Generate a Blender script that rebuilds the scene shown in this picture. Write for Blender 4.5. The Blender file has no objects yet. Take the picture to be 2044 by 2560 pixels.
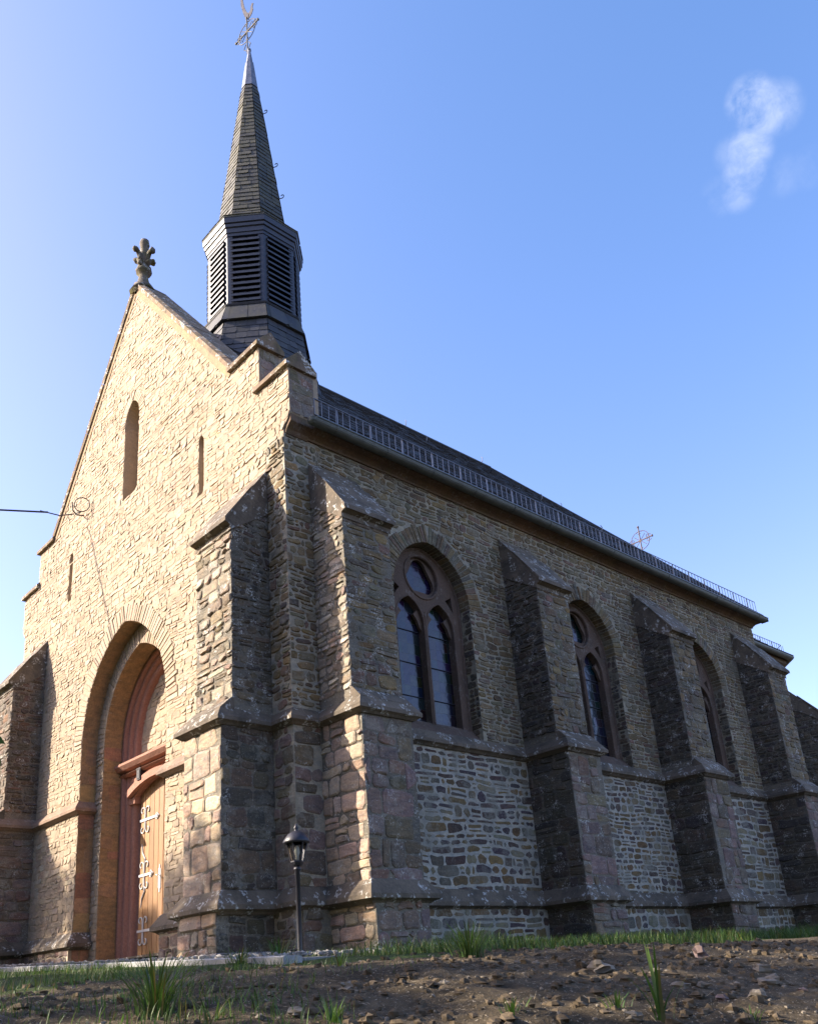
import bpy, math, random
from math import sin, cos, pi, radians, sqrt, atan2
from mathutils import Vector, Matrix, noise
from mathutils.geometry import tessellate_polygon
S = bpy.context.scene
C = S.collection
# ---------------------------------------------------------------- camera
cam = bpy.data.cameras.new("camera"); camo = bpy.data.objects.new("camera", cam); C.objects.link(camo)
cam.sensor_fit = 'VERTICAL'; cam.sensor_height = 36; cam.lens = 2212.69/2560*36
cam.shift_x = (1022-964.98)/2560; cam.shift_y = (1644.59-1280)/2560
cam.clip_start = .05; cam.clip_end = 3000
_r = Vector((0.66338769, 0.7451976, -0.06780343)); _u = Vector((0.2996717, -0.18155354, 0.93660834)); _f = Vector((-0.68564834, 0.64165321, 0.34375502))
M = Matrix((_r, _u, -_f)).transposed().to_4x4(); M.translation = Vector((8.1231, -6.0275, -0.7408))
camo.matrix_world = M; S.camera = camo
# ---------------------------------------------------------------- sky, sun, exposure
EL = radians(29.5); ROT = atan2(-.90, -1)
W = bpy.data.worlds.new("World"); S.world = W; W.use_nodes = True
nt = W.node_tree; N = nt.nodes; L = nt.links; N.clear()
out = N.new('ShaderNodeOutputWorld'); bg = N.new('ShaderNodeBackground'); sky = N.new('ShaderNodeTexSky')
sky.sky_type = 'NISHITA'; sky.sun_disc = False; sky.sun_elevation = EL; sky.sun_rotation = ROT
sky.altitude = 300; sky.air_density = 1.0; sky.dust_density = 2.4; sky.ozone_density = 3.0
SKY_STR = .115
bg.inputs[1].default_value = SKY_STR
# a few wisps of high cloud, fixed in the sky's own directions
tc = N.new('ShaderNodeTexCoord')
def wdot(d, lo, hi):
    v = N.new('ShaderNodeVectorMath'); v.operation = 'DOT_PRODUCT'; L.new(tc.outputs['Generated'], v.inputs[0]); v.inputs[1].default_value = Vector(d).normalized()
    m = N.new('ShaderNodeMapRange'); m.interpolation_type = 'SMOOTHSTEP'; L.new(v.outputs['Value'], m.inputs[0]); m.inputs[1].default_value = lo; m.inputs[2].default_value = hi
    return m.outputs[0]
def wray(px, py): return _f + _r*((px-964.98)/2212.69) - _u*((py-1644.59)/2212.69)
def wmath(op, a, b):
    m = N.new('ShaderNodeMath'); m.operation = op; m.use_clamp = True
    for i, x in enumerate((a, b)):
        if isinstance(x, (int, float)): m.inputs[i].default_value = x
        else: L.new(x, m.inputs[i])
    return m.outputs[0]
mask = None
for px, py, rad, k in ((1875, 250, 1.5, .9), (1905, 275, 1.7, .85), (1940, 270, 1.6, .5), (1965, 262, 1.1, .3), (1890, 320, 1.3, .5), (1872, 375, 1.5, .75), (1862, 430, 1.5, .65), (1845, 480, 1.3, .4), (1800, 490, 1.3, .15), (1830, 385, 1.2, .25), (1960, 440, 1.3, .15), (2020, 420, 1.3, .14)):
    o = wmath('MULTIPLY', wdot(wray(px, py), cos(radians(rad*.95)), cos(radians(rad*.02))), k)
    mask = o if mask is None else wmath('MAXIMUM', mask, o)
nz = N.new('ShaderNodeTexNoise'); nz.inputs['Scale'].default_value = 30; nz.inputs['Detail'].default_value = 9; nz.inputs['Roughness'].default_value = .62; nz.inputs['Distortion'].default_value = .25
L.new(tc.outputs['Generated'], nz.inputs['Vector'])
mr = N.new('ShaderNodeMapRange'); L.new(nz.outputs[0], mr.inputs[0]); mr.inputs[1].default_value = .38; mr.inputs[2].default_value = .66
cl = wmath('MULTIPLY', wmath('MULTIPLY', mask, mr.outputs[0]), .62)
mix = N.new('ShaderNodeMix'); mix.data_type = 'RGBA'
hs = N.new('ShaderNodeHueSaturation'); hs.inputs['Hue'].default_value = .512; hs.inputs['Saturation'].default_value = 1.06; hs.inputs['Value'].default_value = 1.32
L.new(sky.outputs[0], hs.inputs['Color'])
sp = N.new('ShaderNodeSeparateColor'); L.new(hs.outputs[0], sp.inputs[0]); cb = N.new('ShaderNodeCombineColor')
def um(op, a, b):
    m = N.new('ShaderNodeMath'); m.operation = op
    for i, x in enumerate((a, b)):
        if isinstance(x, (int, float)): m.inputs[i].default_value = x
        else: L.new(x, m.inputs[i])
    return m.outputs[0]
L.new(um('MINIMUM', um('MULTIPLY', um('POWER', um('MULTIPLY', sp.outputs[0], .40), 1.4), 2.95), um('MULTIPLY', sp.outputs[0], .93)), cb.inputs[0])
L.new(um('MULTIPLY', sp.outputs[1], .83), cb.inputs[1]); L.new(um('MULTIPLY', sp.outputs[2], .84), cb.inputs[2])
L.new(cb.outputs[0], mix.inputs['A']); mix.inputs['B'].default_value = (2.6, 2.8, 3.3, 1); L.new(cl, mix.inputs['Factor'])
L.new(mix.outputs['Result'], bg.inputs[0]); L.new(bg.outputs[0], out.inputs[0])
sd = Vector((-.90, -1, 0)).normalized()*cos(EL) + Vector((0, 0, sin(EL)))
sl = bpy.data.lights.new("sun", 'SUN'); sl.energy = 4.2; sl.angle = radians(.53); sl.color = (1, .875, .725)
so = bpy.data.objects.new("sun", sl); C.objects.link(so); so.rotation_euler = sd.to_track_quat('Z', 'Y').to_euler(); so.location = (-20, -20, 20)
S.view_settings.view_transform = 'Standard'; S.view_settings.look = 'None'; S.view_settings.gamma = 1; S.view_settings.exposure = 1.8
S.view_settings.use_curve_mapping = False
S.cycles.max_bounces = 6

# ---------------------------------------------------------------- materials
def mat(name, build):
    m = bpy.data.materials.new(name); m.use_nodes = True; t = m.node_tree; b = t.nodes['Principled BSDF']
    build(t, b); return m
class NT:
    def __init__(s, t): s.t = t
    def n(s, k, **kw):
        x = s.t.nodes.new(k)
        for a, v in kw.items(): setattr(x, a, v)
        return x
    def put(s, sock, v):
        if isinstance(v, (int, float)): sock.default_value = v
        elif isinstance(v, tuple): sock.default_value = v if len(v) == 4 or len(v) == 3 and sock.type == 'VECTOR' else (*v, 1)
        else: s.t.links.new(v, sock)
    def pos(s): return s.n('ShaderNodeNewGeometry').outputs['Position']
    def noise(s, vec, scale, detail=3, rough=.55, dist=0):
        x = s.n('ShaderNodeTexNoise'); s.put(x.inputs['Vector'], vec); x.inputs['Scale'].default_value = scale; x.inputs['Detail'].default_value = detail
        x.inputs['Roughness'].default_value = rough; x.inputs['Distortion'].default_value = dist; return x.outputs[0]
    def rng(s, v, a, b, c=0., d=1.):
        x = s.n('ShaderNodeMapRange'); s.put(x.inputs[0], v)
        for i, q in enumerate((a, b, c, d)): x.inputs[i+1].default_value = q
        return x.outputs[0]
    def m(s, op, a, b=0.):
        x = s.n('ShaderNodeMath', operation=op); s.put(x.inputs[0], a); s.put(x.inputs[1], b); return x.outputs[0]
    def mix(s, f, a, b, mode='MIX'):
        x = s.n('ShaderNodeMix', data_type='RGBA', blend_type=mode); s.put(x.inputs['Factor'], f); s.put(x.inputs['A'], a); s.put(x.inputs['B'], b); return x.outputs['Result']
    def map(s, vec, sc):
        x = s.n('ShaderNodeMapping'); s.put(x.inputs['Vector'], vec); x.inputs['Scale'].default_value = sc; return x.outputs[0]
    def attr(s, name='col'): return s.n('ShaderNodeAttribute', attribute_name=name).outputs['Color']
    def bump(s, h, strength, dist, nrm=None):
        x = s.n('ShaderNodeBump'); x.inputs['Strength'].default_value = strength; x.inputs['Distance'].default_value = dist; s.put(x.inputs['Height'], h)
        if nrm: s.put(x.inputs['Normal'], nrm)
        return x.outputs[0]
def masonry_mat(name, mortar, smear, lichen, dirt, bumps=.5, dirtcol=(.03, .028, .025)):
    def b(t, p):
        q = NT(t); P = q.pos()
        big = q.noise(P, .55, 4, .6); med = q.noise(P, 3.1, 5, .6, .4); fine = q.noise(P, 34, 5, .65); grain = q.noise(P, 130, 3, .6)
        c = q.attr()
        tint = q.noise(q.map(P, (7, 7, 16)), 1, 3)
        c = q.mix(q.rng(tint, .3, .7), q.mix(1., c, (.72, .74, .78), 'MULTIPLY'), q.mix(1., c, (1.22, 1.12, 1.0), 'MULTIPLY'))
        c = q.mix(q.rng(fine, .3, .7), q.mix(1., c, (.78, .78, .78), 'MULTIPLY'), q.mix(1., c, (1.18, 1.18, 1.18), 'MULTIPLY'))
        sm = q.m('MULTIPLY', q.rng(q.m('ADD', med, q.m('MULTIPLY', q.m('SUBTRACT', fine, .5), .35)), .62-smear*.3, .72-smear*.3), q.rng(q.noise(P, .9, 3), .35, .6, .35, 1.))
        c = q.mix(q.m('MULTIPLY', sm, .85*min(1, smear*2)), c, q.mix(fine, tuple(x*.8 for x in mortar), tuple(x*1.1 for x in mortar)))
        dm = q.m('MULTIPLY', q.rng(q.m('ADD', big, q.m('MULTIPLY', q.m('SUBTRACT', med, .5), .6)), .42, .72), dirt)
        c = q.mix(dm, c, q.mix(.75, c, dirtcol))
        l1 = q.rng(q.noise(P, 5.5, 3, .6), .56, .66); l2 = q.rng(q.noise(P, 42, 5, .75), .52, .57)
        l3 = q.rng(q.noise(P, 60, 1, .5), .70, .73)
        li = q.m('MAXIMUM', q.m('MULTIPLY', l1, l2), q.m('MULTIPLY', l3, .8))
        c = q.mix(q.m('MULTIPLY', li, lichen), c, (.62, .61, .56))
        q.put(p.inputs['Base Color'], c); p.inputs['Roughness'].default_value = .92
        p.inputs['Specular IOR Level'].default_value = .25
        h = q.m('ADD', q.m('MULTIPLY', fine, .6), q.m('ADD', q.m('MULTIPLY', grain, .25), q.m('MULTIPLY', q.noise(q.map(P, (9, 9, 30)), 1, 4, .6), 1.)))
        q.put(p.inputs['Normal'], q.bump(h, bumps, .03))
    return mat(name, b)
M_FAC = masonry_mat('ochre_rubble', (.37, .295, .21), .95, .12, .2, .32)
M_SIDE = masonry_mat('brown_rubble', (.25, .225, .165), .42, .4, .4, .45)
M_LOW = masonry_mat('pointed_rubble', (.25, .24, .195), .42, .15, .3, .4)
M_BUT = masonry_mat('dark_rubble', (.20, .18, .14), .40, .8, .5, .5)
M_ORDV = masonry_mat('yellow_block_stone', (.30, .225, .14), .12, .0, .2, .35)
M_SHADE = masonry_mat('shade_toned_rubble', (.11, .10, .08), .35, .7, .5, .45)  # rubble darkened so its colour carries the shade on side buttress flanks
M_BUTL = masonry_mat('block_masonry', (.34, .32, .26), .30, .5, .35, .45)
def sandstone(name, a, b_, lichen=.5, dirt=.5, green=0.):
    def b(t, p):
        q = NT(t); P = q.pos()
        c = q.mix(q.rng(q.noise(P, 1.7, 5, .6), .3, .7), a, b_)
        f = q.noise(P, 30, 5, .7)
        c = q.mix(q.rng(f, .25, .75), q.mix(1., c, (.75, .75, .75), 'MULTIPLY'), q.mix(1., c, (1.2, 1.2, 1.2), 'MULTIPLY'))
        c = q.mix(q.m('MULTIPLY', q.rng(q.noise(P, 2.3, 5, .65, .5), .45, .65), dirt), c, (.055, .05, .04))
        if green: c = q.mix(q.m('MULTIPLY', q.rng(q.noise(P, 4, 4, .6), .48, .62), green), c, (.12, .11, .03))
        l = q.m('MULTIPLY', q.rng(q.noise(P, 7, 2, .6), .55, .62), q.rng(q.noise(P, 28, 4, .7), .5, .56))
        c = q.mix(q.m('MULTIPLY', l, lichen), c, (.6, .6, .56))
        q.put(p.inputs['Base Color'], c); p.inputs['Roughness'].default_value = .9; p.inputs['Specular IOR Level'].default_value = .25
        q.put(p.inputs['Normal'], q.bump(q.m('ADD', f, q.noise(P, 8, 4, .6)), .4, .03))
    return mat(name, b)
M_TRIM = sandstone('weathered_sandstone', (.165, .13, .092), (.13, .105, .08), .6, .8)
M_TRIMC = sandstone('clean_sandstone', (.26, .18, .125), (.22, .15, .11), .15, .3)
M_COPE = sandstone('coping_stone', (.17, .125, .085), (.22, .155, .10), .8, .6, .3)
M_TERRA = sandstone('red_sandstone', (.37, .19, .135), (.32, .16, .115), 0., .12)
M_ORD = sandstone('yellow_sandstone', (.33, .225, .12), (.28, .20, .13), .0, .3)
M_CORN = sandstone('cornice_sandstone', (.16, .10, .06), (.125, .085, .06), .1, .5, .2)
M_SILL = sandstone('sill_sandstone', (.135, .09, .066), (.105, .074, .056), .1, .4)
M_FIN = sandstone('finial_stone', (.16, .13, .10), (.11, .095, .075), .5, .5, .6)
def slate_mat(name, moss):
    def b(t, p):
        q = NT(t); P = q.pos(); c = q.attr()
        f = q.noise(P, 22, 4, .7)
        c = q.mix(q.rng(f, .3, .7), q.mix(1., c, (.7, .7, .7), 'MULTIPLY'), q.mix(1., c, (1.3, 1.3, 1.3), 'MULTIPLY'))
        c = q.mix(q.m('MULTIPLY', q.rng(q.noise(P, 2.2, 5, .65), .38, .6), moss), c, (.10, .092, .035))
        c = q.mix(q.m('MULTIPLY', q.rng(q.noise(P, 11, 3, .6), .66, .7), .5*moss), c, (.4, .4, .36))
        q.put(p.inputs['Base Color'], c); q.put(p.inputs['Roughness'], q.rng(f, .3, .7, .45, .75))
        q.put(p.inputs['Normal'], q.bump(f, .25, .01))
    return mat(name, b)
M_SLATE = slate_mat('slate', .12); M_MOSS = slate_mat('mossy_slate', .30)
def plain(name, col, rough=.5, metal=0., var=.25, sc=8, spec=.5, bump=0.):
    def b(t, p):
        q = NT(t); P = q.pos(); f = q.noise(P, sc, 5, .65)
        q.put(p.inputs['Base Color'], q.mix(q.rng(f, .3, .7), tuple(x*(1-var) for x in col), tuple(min(1, x*(1+var)) for x in col)))
        q.put(p.inputs['Roughness'], q.rng(f, .3, .7, rough*.85, min(1, rough*1.15))); p.inputs['Metallic'].default_value = metal
        p.inputs['Specular IOR Level'].default_value = spec
        if bump: q.put(p.inputs['Normal'], q.bump(f, bump, .01))
    return mat(name, b)
M_ZINC = plain('zinc', (.095, .105, .095), .55, .2, .3, 5)
M_RAIL = plain('galvanised_steel', (.20, .20, .215), .45, .5, .2, 12)
M_LEAD = plain('lead_sheet', (.14, .155, .20), .5, .3, .4, 7)
M_PAINT = plain('grey_paint', (.040, .043, .056), .42, 0, .15, 3, .4)
M_DARK = plain('dark_void', (.012, .012, .013), .8, 0, .1)
M_IRON = plain('black_iron', (.014, .014, .022), .5, 0, .3, 20)
M_GILT = plain('weathered_gilt_iron', (.075, .065, .045), .7, .1, .5, 30)
M_WHITEMET = plain('white_painted_iron', (.60, .59, .57), .4, 0, .06, 20)
M_KERB = plain('concrete', (.27, .27, .265), .85, 0, .3, 5, .2, .3)
M_CABLE = plain('black_cable', (.015, .015, .02), .5, 0, .1)
M_ROCK = plain('field_stone', (.18, .155, .12), .9, 0, .35, 14, .2, .4)
M_ROCKP = plain('pink_field_stone', (.17, .125, .115), .9, 0, .3, 14, .2, .4)
M_GRAVEL = plain('gravel_stone', (.22, .21, .19), .9, 0, .4, 9, .2, .3)
M_BARK = plain('bark', (.09, .065, .045), .9, 0, .4, 12, .2, .6)
def wood(t, p):
    q = NT(t); P = q.pos(); g = q.noise(q.map(P, (40, 40, 1.6)), 1, 5, .6, .6)
    c = q.mix(q.rng(g, .3, .7), (.24, .12, .048), (.37, .20, .085))
    q.put(p.inputs['Base Color'], q.mix(1., c, q.attr(), 'MULTIPLY')); p.inputs['Roughness'].default_value = .5; q.put(p.inputs['Normal'], q.bump(g, .15, .01))
M_WOOD = mat('oak_boards', wood)
def glass(t, p):
    q = NT(t); P = q.pos()
    br = q.n('ShaderNodeTexVoronoi', feature='F1', distance='CHEBYCHEV'); q.put(br.inputs['Vector'], q.map(P, (1, 8.5, 6.2))); br.inputs['Scale'].default_value = 1; br.inputs['Randomness'].default_value = .12
    c = q.mix(.5, (.008, .011, .014), q.mix(1., br.outputs['Color'], (.03, .035, .05), 'MULTIPLY'))
    ed = q.n('ShaderNodeTexVoronoi', feature='DISTANCE_TO_EDGE'); q.put(ed.inputs['Vector'], q.map(P, (1, 8.5, 6.2))); ed.inputs['Scale'].default_value = 1; ed.inputs['Randomness'].default_value = .12
    e = q.rng(ed.outputs[0], .012, .03, .55, 1.)
    q.put(p.inputs['Base Color'], q.mix(e, (.02, .02, .02), c)); q.put(p.inputs['Roughness'], q.rng(e, 0, 1, .6, .14)); p.inputs['Specular IOR Level'].default_value = .55
    sub = q.n('ShaderNodeVectorMath', operation='SUBTRACT'); q.put(sub.inputs[0], br.outputs['Color']); sub.inputs[1].default_value = (.5, .5, .5)
    sc = q.n('ShaderNodeVectorMath', operation='SCALE'); q.put(sc.inputs[0], sub.outputs[0]); sc.inputs['Scale'].default_value = .03
    ad = q.n('ShaderNodeVectorMath', operation='ADD'); q.put(ad.inputs[0], q.n('ShaderNodeNewGeometry').outputs['Normal']); q.put(ad.inputs[1], sc.outputs[0])
    nn = q.n('ShaderNodeVectorMath', operation='NORMALIZE'); q.put(nn.inputs[0], ad.outputs[0])
    q.put(p.inputs['Normal'], q.bump(q.noise(P, 5, 2), .12, .05, nn.outputs[0]))
M_GLASS = mat('leaded_glass', glass)
def lglass(t, p):
    p.inputs['Base Color'].default_value = (.5, .5, .46, 1); p.inputs['Roughness'].default_value = .12; p.inputs['Transmission Weight'].default_value = 1; p.inputs['IOR'].default_value = 1.1
M_LGLASS = mat('lamp_glass', lglass)
def soil(t, p):
    q = NT(t); P = q.pos()
    a = q.noise(P, 1.6, 6, .65); b = q.noise(P, 14, 6, .7); c = q.noise(P, 60, 4, .7)
    col = q.mix(q.rng(a, .3, .7), (.046, .037, .023), (.105, .083, .053))
    col = q.mix(q.rng(b, .35, .65), q.mix(1., col, (.6, .6, .6), 'MULTIPLY'), q.mix(1., col, (1.35, 1.3, 1.25), 'MULTIPLY'))
    col = q.mix(q.rng(c, .60, .64), col, (.30, .25, .18))
    g = q.attr('grass')
    col = q.mix(q.m('MULTIPLY', g, q.rng(b, .3, .6, .4, 1.)), col, (.035, .065, .014))
    q.put(p.inputs['Base Color'], col); p.inputs['Roughness'].default_value = .95; p.inputs['Specular IOR Level'].default_value = .15
    q.put(p.inputs['Normal'], q.bump(q.m('ADD', b, q.m('MULTIPLY', c, .4)), .8, .04))
M_SOIL = mat('soil', soil)
def leafmat(name, a, b_, trans=.3):
    def f(t, p):
        q = NT(t); c = q.mix(q.rng(q.noise(q.pos(), 3, 3), .3, .7), a, b_); c = q.mix(1., c, q.attr(), 'MULTIPLY')
        q.put(p.inputs['Base Color'], c); p.inputs['Roughness'].default_value = .55
        tr = q.n('ShaderNodeBsdfTranslucent'); q.put(tr.inputs[0], c); mx = q.n('ShaderNodeMixShader'); mx.inputs[0].default_value = trans
        t.links.new(p.outputs[0], mx.inputs[1]); t.links.new(tr.outputs[0], mx.inputs[2]); t.links.new(mx.outputs[0], t.nodes['Material Output'].inputs[0])
    return mat(name, f)
M_GRASS = leafmat('grass_blades', (.042, .095, .016), (.075, .14, .022), .35); M_LEAF = leafmat('tree_leaves', (.04, .09, .02), (.07, .13, .025), .3)
def perf(t, p):
    q = NT(t); v = q.n('ShaderNodeTexVoronoi', feature='F1'); q.put(v.inputs['Vector'], q.map(q.pos(), (40, 40, 40))); v.inputs['Scale'].default_value = 1; v.inputs['Randomness'].default_value = 0.
    q.put(p.inputs['Base Color'], q.mix(q.rng(v.outputs['Distance'], .34, .38), (.01, .01, .01), (.20, .18, .19))); p.inputs['Roughness'].default_value = .5; p.inputs['Metallic'].default_value = .3
M_PERF = mat('perforated_metal', perf)

# ---------------------------------------------------------------- mesh builder
class MB:
    def __init__(s): s.v = []; s.f = []; s.c = []; s.mi = []; s.m = 0; s.col = (1, 1, 1)
    def add(s, vs, fs, col=None):
        o = len(s.v); s.v += [tuple(x) for x in vs]; s.c += [col or s.col]*len(vs)
        for f in fs: s.f.append([i+o for i in f]); s.mi.append(s.m)
    def box(s, a, b, col=None, fr=None):
        vs = [Vector((x, y, z)) for x in (a[0], b[0]) for y in (a[1], b[1]) for z in (a[2], b[2])]
        if fr: vs = [fr @ v for v in vs]
        s.add(vs, [(0, 1, 3, 2), (4, 6, 7, 5), (0, 4, 5, 1), (2, 3, 7, 6), (0, 2, 6, 4), (1, 5, 7, 3)], col)
    def prism(s, loop, e, holes=(), caps=(1, 1), col=None):
        """loop of 3D points, extruded by vector e, with holes cut through"""
        e = Vector(e); loops = [[Vector(p) for p in loop]]+[[Vector(p) for p in h] for h in holes]
        flat = [p for l in loops for p in l]; n = len(flat); tr = tessellate_polygon(loops)
        vs = flat+[p+e for p in flat]; fs = []
        if caps[0]: fs += [tuple(t) for t in tr]
        if caps[1]: fs += [(t[0]+n, t[2]+n, t[1]+n) for t in tr]
        k = 0
        for l in loops:
            m_ = len(l)
            for i in range(m_): j = (i+1) % m_; fs.append((k+i, k+j, k+j+n, k+i+n))
            k += m_
        s.add(vs, fs, col)
    def tube(s, pts, r, n=8, col=None, caps=True):
        pts = [Vector(p) for p in pts]; rs = r if isinstance(r, (list, tuple)) else [r]*len(pts); vs = []; fs = []; up = None
        for i, p in enumerate(pts):
            d = (pts[min(i+1, len(pts)-1)]-pts[max(i-1, 0)]).normalized()
            if up is None: up = d.orthogonal().normalized()
            a = (up-d*up.dot(d)); a = a.normalized() if a.length > 1e-6 else d.orthogonal().normalized(); up = a; b = d.cross(a)
            for k in range(n): t = 2*pi*k/n; vs.append(p+(a*cos(t)+b*sin(t))*rs[i])
        for i in range(len(pts)-1):
            for k in range(n): j = (k+1) % n; fs.append((i*n+k, i*n+j, i*n+n+j, i*n+n+k))
        if caps: fs += [tuple(range(n-1, -1, -1)), tuple(range(len(vs)-n, len(vs)))]
        s.add(vs, fs, col)
    def lathe(s, prof, c, n=16, rot=0., col=None):
        vs = [(c[0]+r*cos(rot+2*pi*k/n), c[1]+r*sin(rot+2*pi*k/n), c[2]+z) for r, z in prof for k in range(n)]; fs = []
        for i in range(len(prof)-1):
            for k in range(n): j = (k+1) % n; fs.append((i*n+k, i*n+j, i*n+n+j, i*n+n+k))
        fs += [tuple(range(n-1, -1, -1)), tuple(range(len(vs)-n, len(vs)))]
        s.add(vs, fs, col)
    def blob(s, c, r, n=8, m_=5, amp=.2, seed=0, col=None, sq=(1, 1, 1)):
        vs = []; fs = []
        for i in range(m_+1):
            for k in range(n):
                th = pi*i/m_; ph = 2*pi*k/n; d = Vector((sin(th)*cos(ph), sin(th)*sin(ph), cos(th))); q = r*(1+amp*noise.noise(d*1.7+Vector((seed*7.1, seed*3.3, 0)))*1.6)
                vs.append((c[0]+d.x*q*sq[0], c[1]+d.y*q*sq[1], c[2]+d.z*q*sq[2]))
        for i in range(m_):
            for k in range(n): j = (k+1) % n; fs.append((i*n+k, i*n+n+k, i*n+n+j, i*n+j))
        s.add(vs, fs, col)
    def sweep(s, path, prof, closed=False, col=None, caps=True):
        """profile (outward, z) swept along a plan path (outward = right of travel)"""
        P = [Vector((p[0], p[1])) for p in path]; n = len(P); m_ = len(prof); vs = []; fs = []
        for i in range(n):
            d0 = (P[i]-P[i-1]).normalized() if (i or closed) else None; d1 = (P[(i+1) % n]-P[i]).normalized() if (i < n-1 or closed) else None
            d0 = d0 or d1; d1 = d1 or d0; n0 = Vector((d0.y, -d0.x)); n1 = Vector((d1.y, -d1.x)); b = (n0+n1).normalized(); k = 1/max(.3, b.dot(n0))
            for o, z in prof: vs.append((P[i].x+b.x*o*k, P[i].y+b.y*o*k, z))
        for i in range(n if closed else n-1):
            a = i*m_; c = ((i+1) % n)*m_
            for j in range(m_-1): fs.append((a+j, a+j+1, c+j+1, c+j))
        if caps and not closed: fs += [tuple(range(m_)), tuple(range((n-1)*m_+m_-1, (n-1)*m_-1, -1))]
        s.add(vs, fs, col)
    def build(s, name, mats, parent=None, smooth=False, origin=None):
        me = bpy.data.meshes.new(name); o_ = Vector(origin) if origin else Vector((0, 0, 0))
        me.from_pydata([tuple(Vector(v)-o_) for v in s.v], [], s.f)
        for m_ in (mats if isinstance(mats, (list, tuple)) else [mats]): me.materials.append(m_)
        me.polygons.foreach_set('material_index', s.mi)
        if smooth: me.polygons.foreach_set('use_smooth', [True]*len(me.polygons))
        a = me.color_attributes.new('col', 'FLOAT_COLOR', 'POINT'); a.data.foreach_set('color', [x for c in s.c for x in (*c, 1)])
        import bmesh
        bm = bmesh.new(); bm.from_mesh(me); bmesh.ops.recalc_face_normals(bm, faces=bm.faces); bm.to_mesh(me); bm.free()
        ob = bpy.data.objects.new(name, me); C.objects.link(ob); ob.location = o_
        if parent: ob.parent = parent; ob.location = o_-wl_(parent)
        return ob
def wl_(o):
    v = Vector((0, 0, 0))
    while o: v += o.location; o = o.parent
    return v
def empty(name, loc, label, cat, group=None):
    o = bpy.data.objects.new(name, None); C.objects.link(o); o.location = loc; tag(o, label, cat, group); return o
def tag(o, label=None, cat=None, group=None, kind=None):
    for k, v in (('label', label), ('category', cat), ('group', group), ('kind', kind)):
        if v: o[k] = v
    return o

# ---------------------------------------------------------------- stone laying
def pip(p, poly):
    x, y = p; r = False; j = len(poly)-1
    for i in range(len(poly)):
        xi, yi = poly[i]; xj, yj = poly[j]
        if (yi > y) != (yj > y) and x < (xj-xi)*(y-yi)/(yj-yi)+xi: r = not r
        j = i
    return r
PAL = dict(
 fac=[((.36, .285, .20), 5), ((.335, .265, .185), 4), ((.41, .345, .26), 3), ((.315, .255, .195), 2), ((.36, .32, .26), 3), ((.37, .265, .19), 2), ((.25, .20, .145), 1), ((.34, .275, .235), 1)],
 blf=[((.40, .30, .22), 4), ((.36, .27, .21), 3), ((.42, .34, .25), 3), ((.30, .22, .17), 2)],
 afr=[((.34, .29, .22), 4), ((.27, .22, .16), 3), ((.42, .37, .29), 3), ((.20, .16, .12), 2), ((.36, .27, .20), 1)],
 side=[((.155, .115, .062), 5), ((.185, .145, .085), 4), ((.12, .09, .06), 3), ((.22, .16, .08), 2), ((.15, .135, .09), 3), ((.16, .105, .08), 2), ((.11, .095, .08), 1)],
 low=[((.135, .095, .05), 5), ((.19, .17, .11), 3), ((.085, .06, .05), 3), ((.11, .10, .08), 3), ((.17, .12, .06), 3), ((.10, .075, .07), 2), ((.075, .06, .065), 2)],
 but=[((.09, .075, .055), 4), ((.12, .095, .065), 3), ((.075, .068, .058), 3), ((.14, .11, .075), 2), ((.10, .075, .065), 2)],
 blk=[((.20, .145, .125), 4), ((.175, .135, .12), 3), ((.16, .13, .085), 3), ((.13, .105, .08), 2), ((.19, .125, .095), 2)],
 ord=[((.33, .225, .115), 4), ((.29, .205, .12), 3), ((.34, .21, .13), 2), ((.25, .18, .11), 2), ((.31, .18, .125), 1)],
 shd=[((.070, .060, .045), 4), ((.090, .074, .053), 3), ((.058, .053, .047), 3), ((.105, .083, .06), 2), ((.078, .060, .052), 2)],  # stone tones with the flank shade painted in
 red=[((.12, .09, .065), 4), ((.15, .10, .075), 3), ((.10, .08, .065), 3), ((.17, .11, .07), 1)])
def pick(pal, R):
    L_ = PAL[pal]; t = R.random()*sum(w for _, w in L_)
    for c, w in L_:
        t -= w
        if t <= 0: break
    k = R.uniform(.85, 1.17); return tuple(x*k*R.uniform(.95, 1.05) for x in c)
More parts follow.
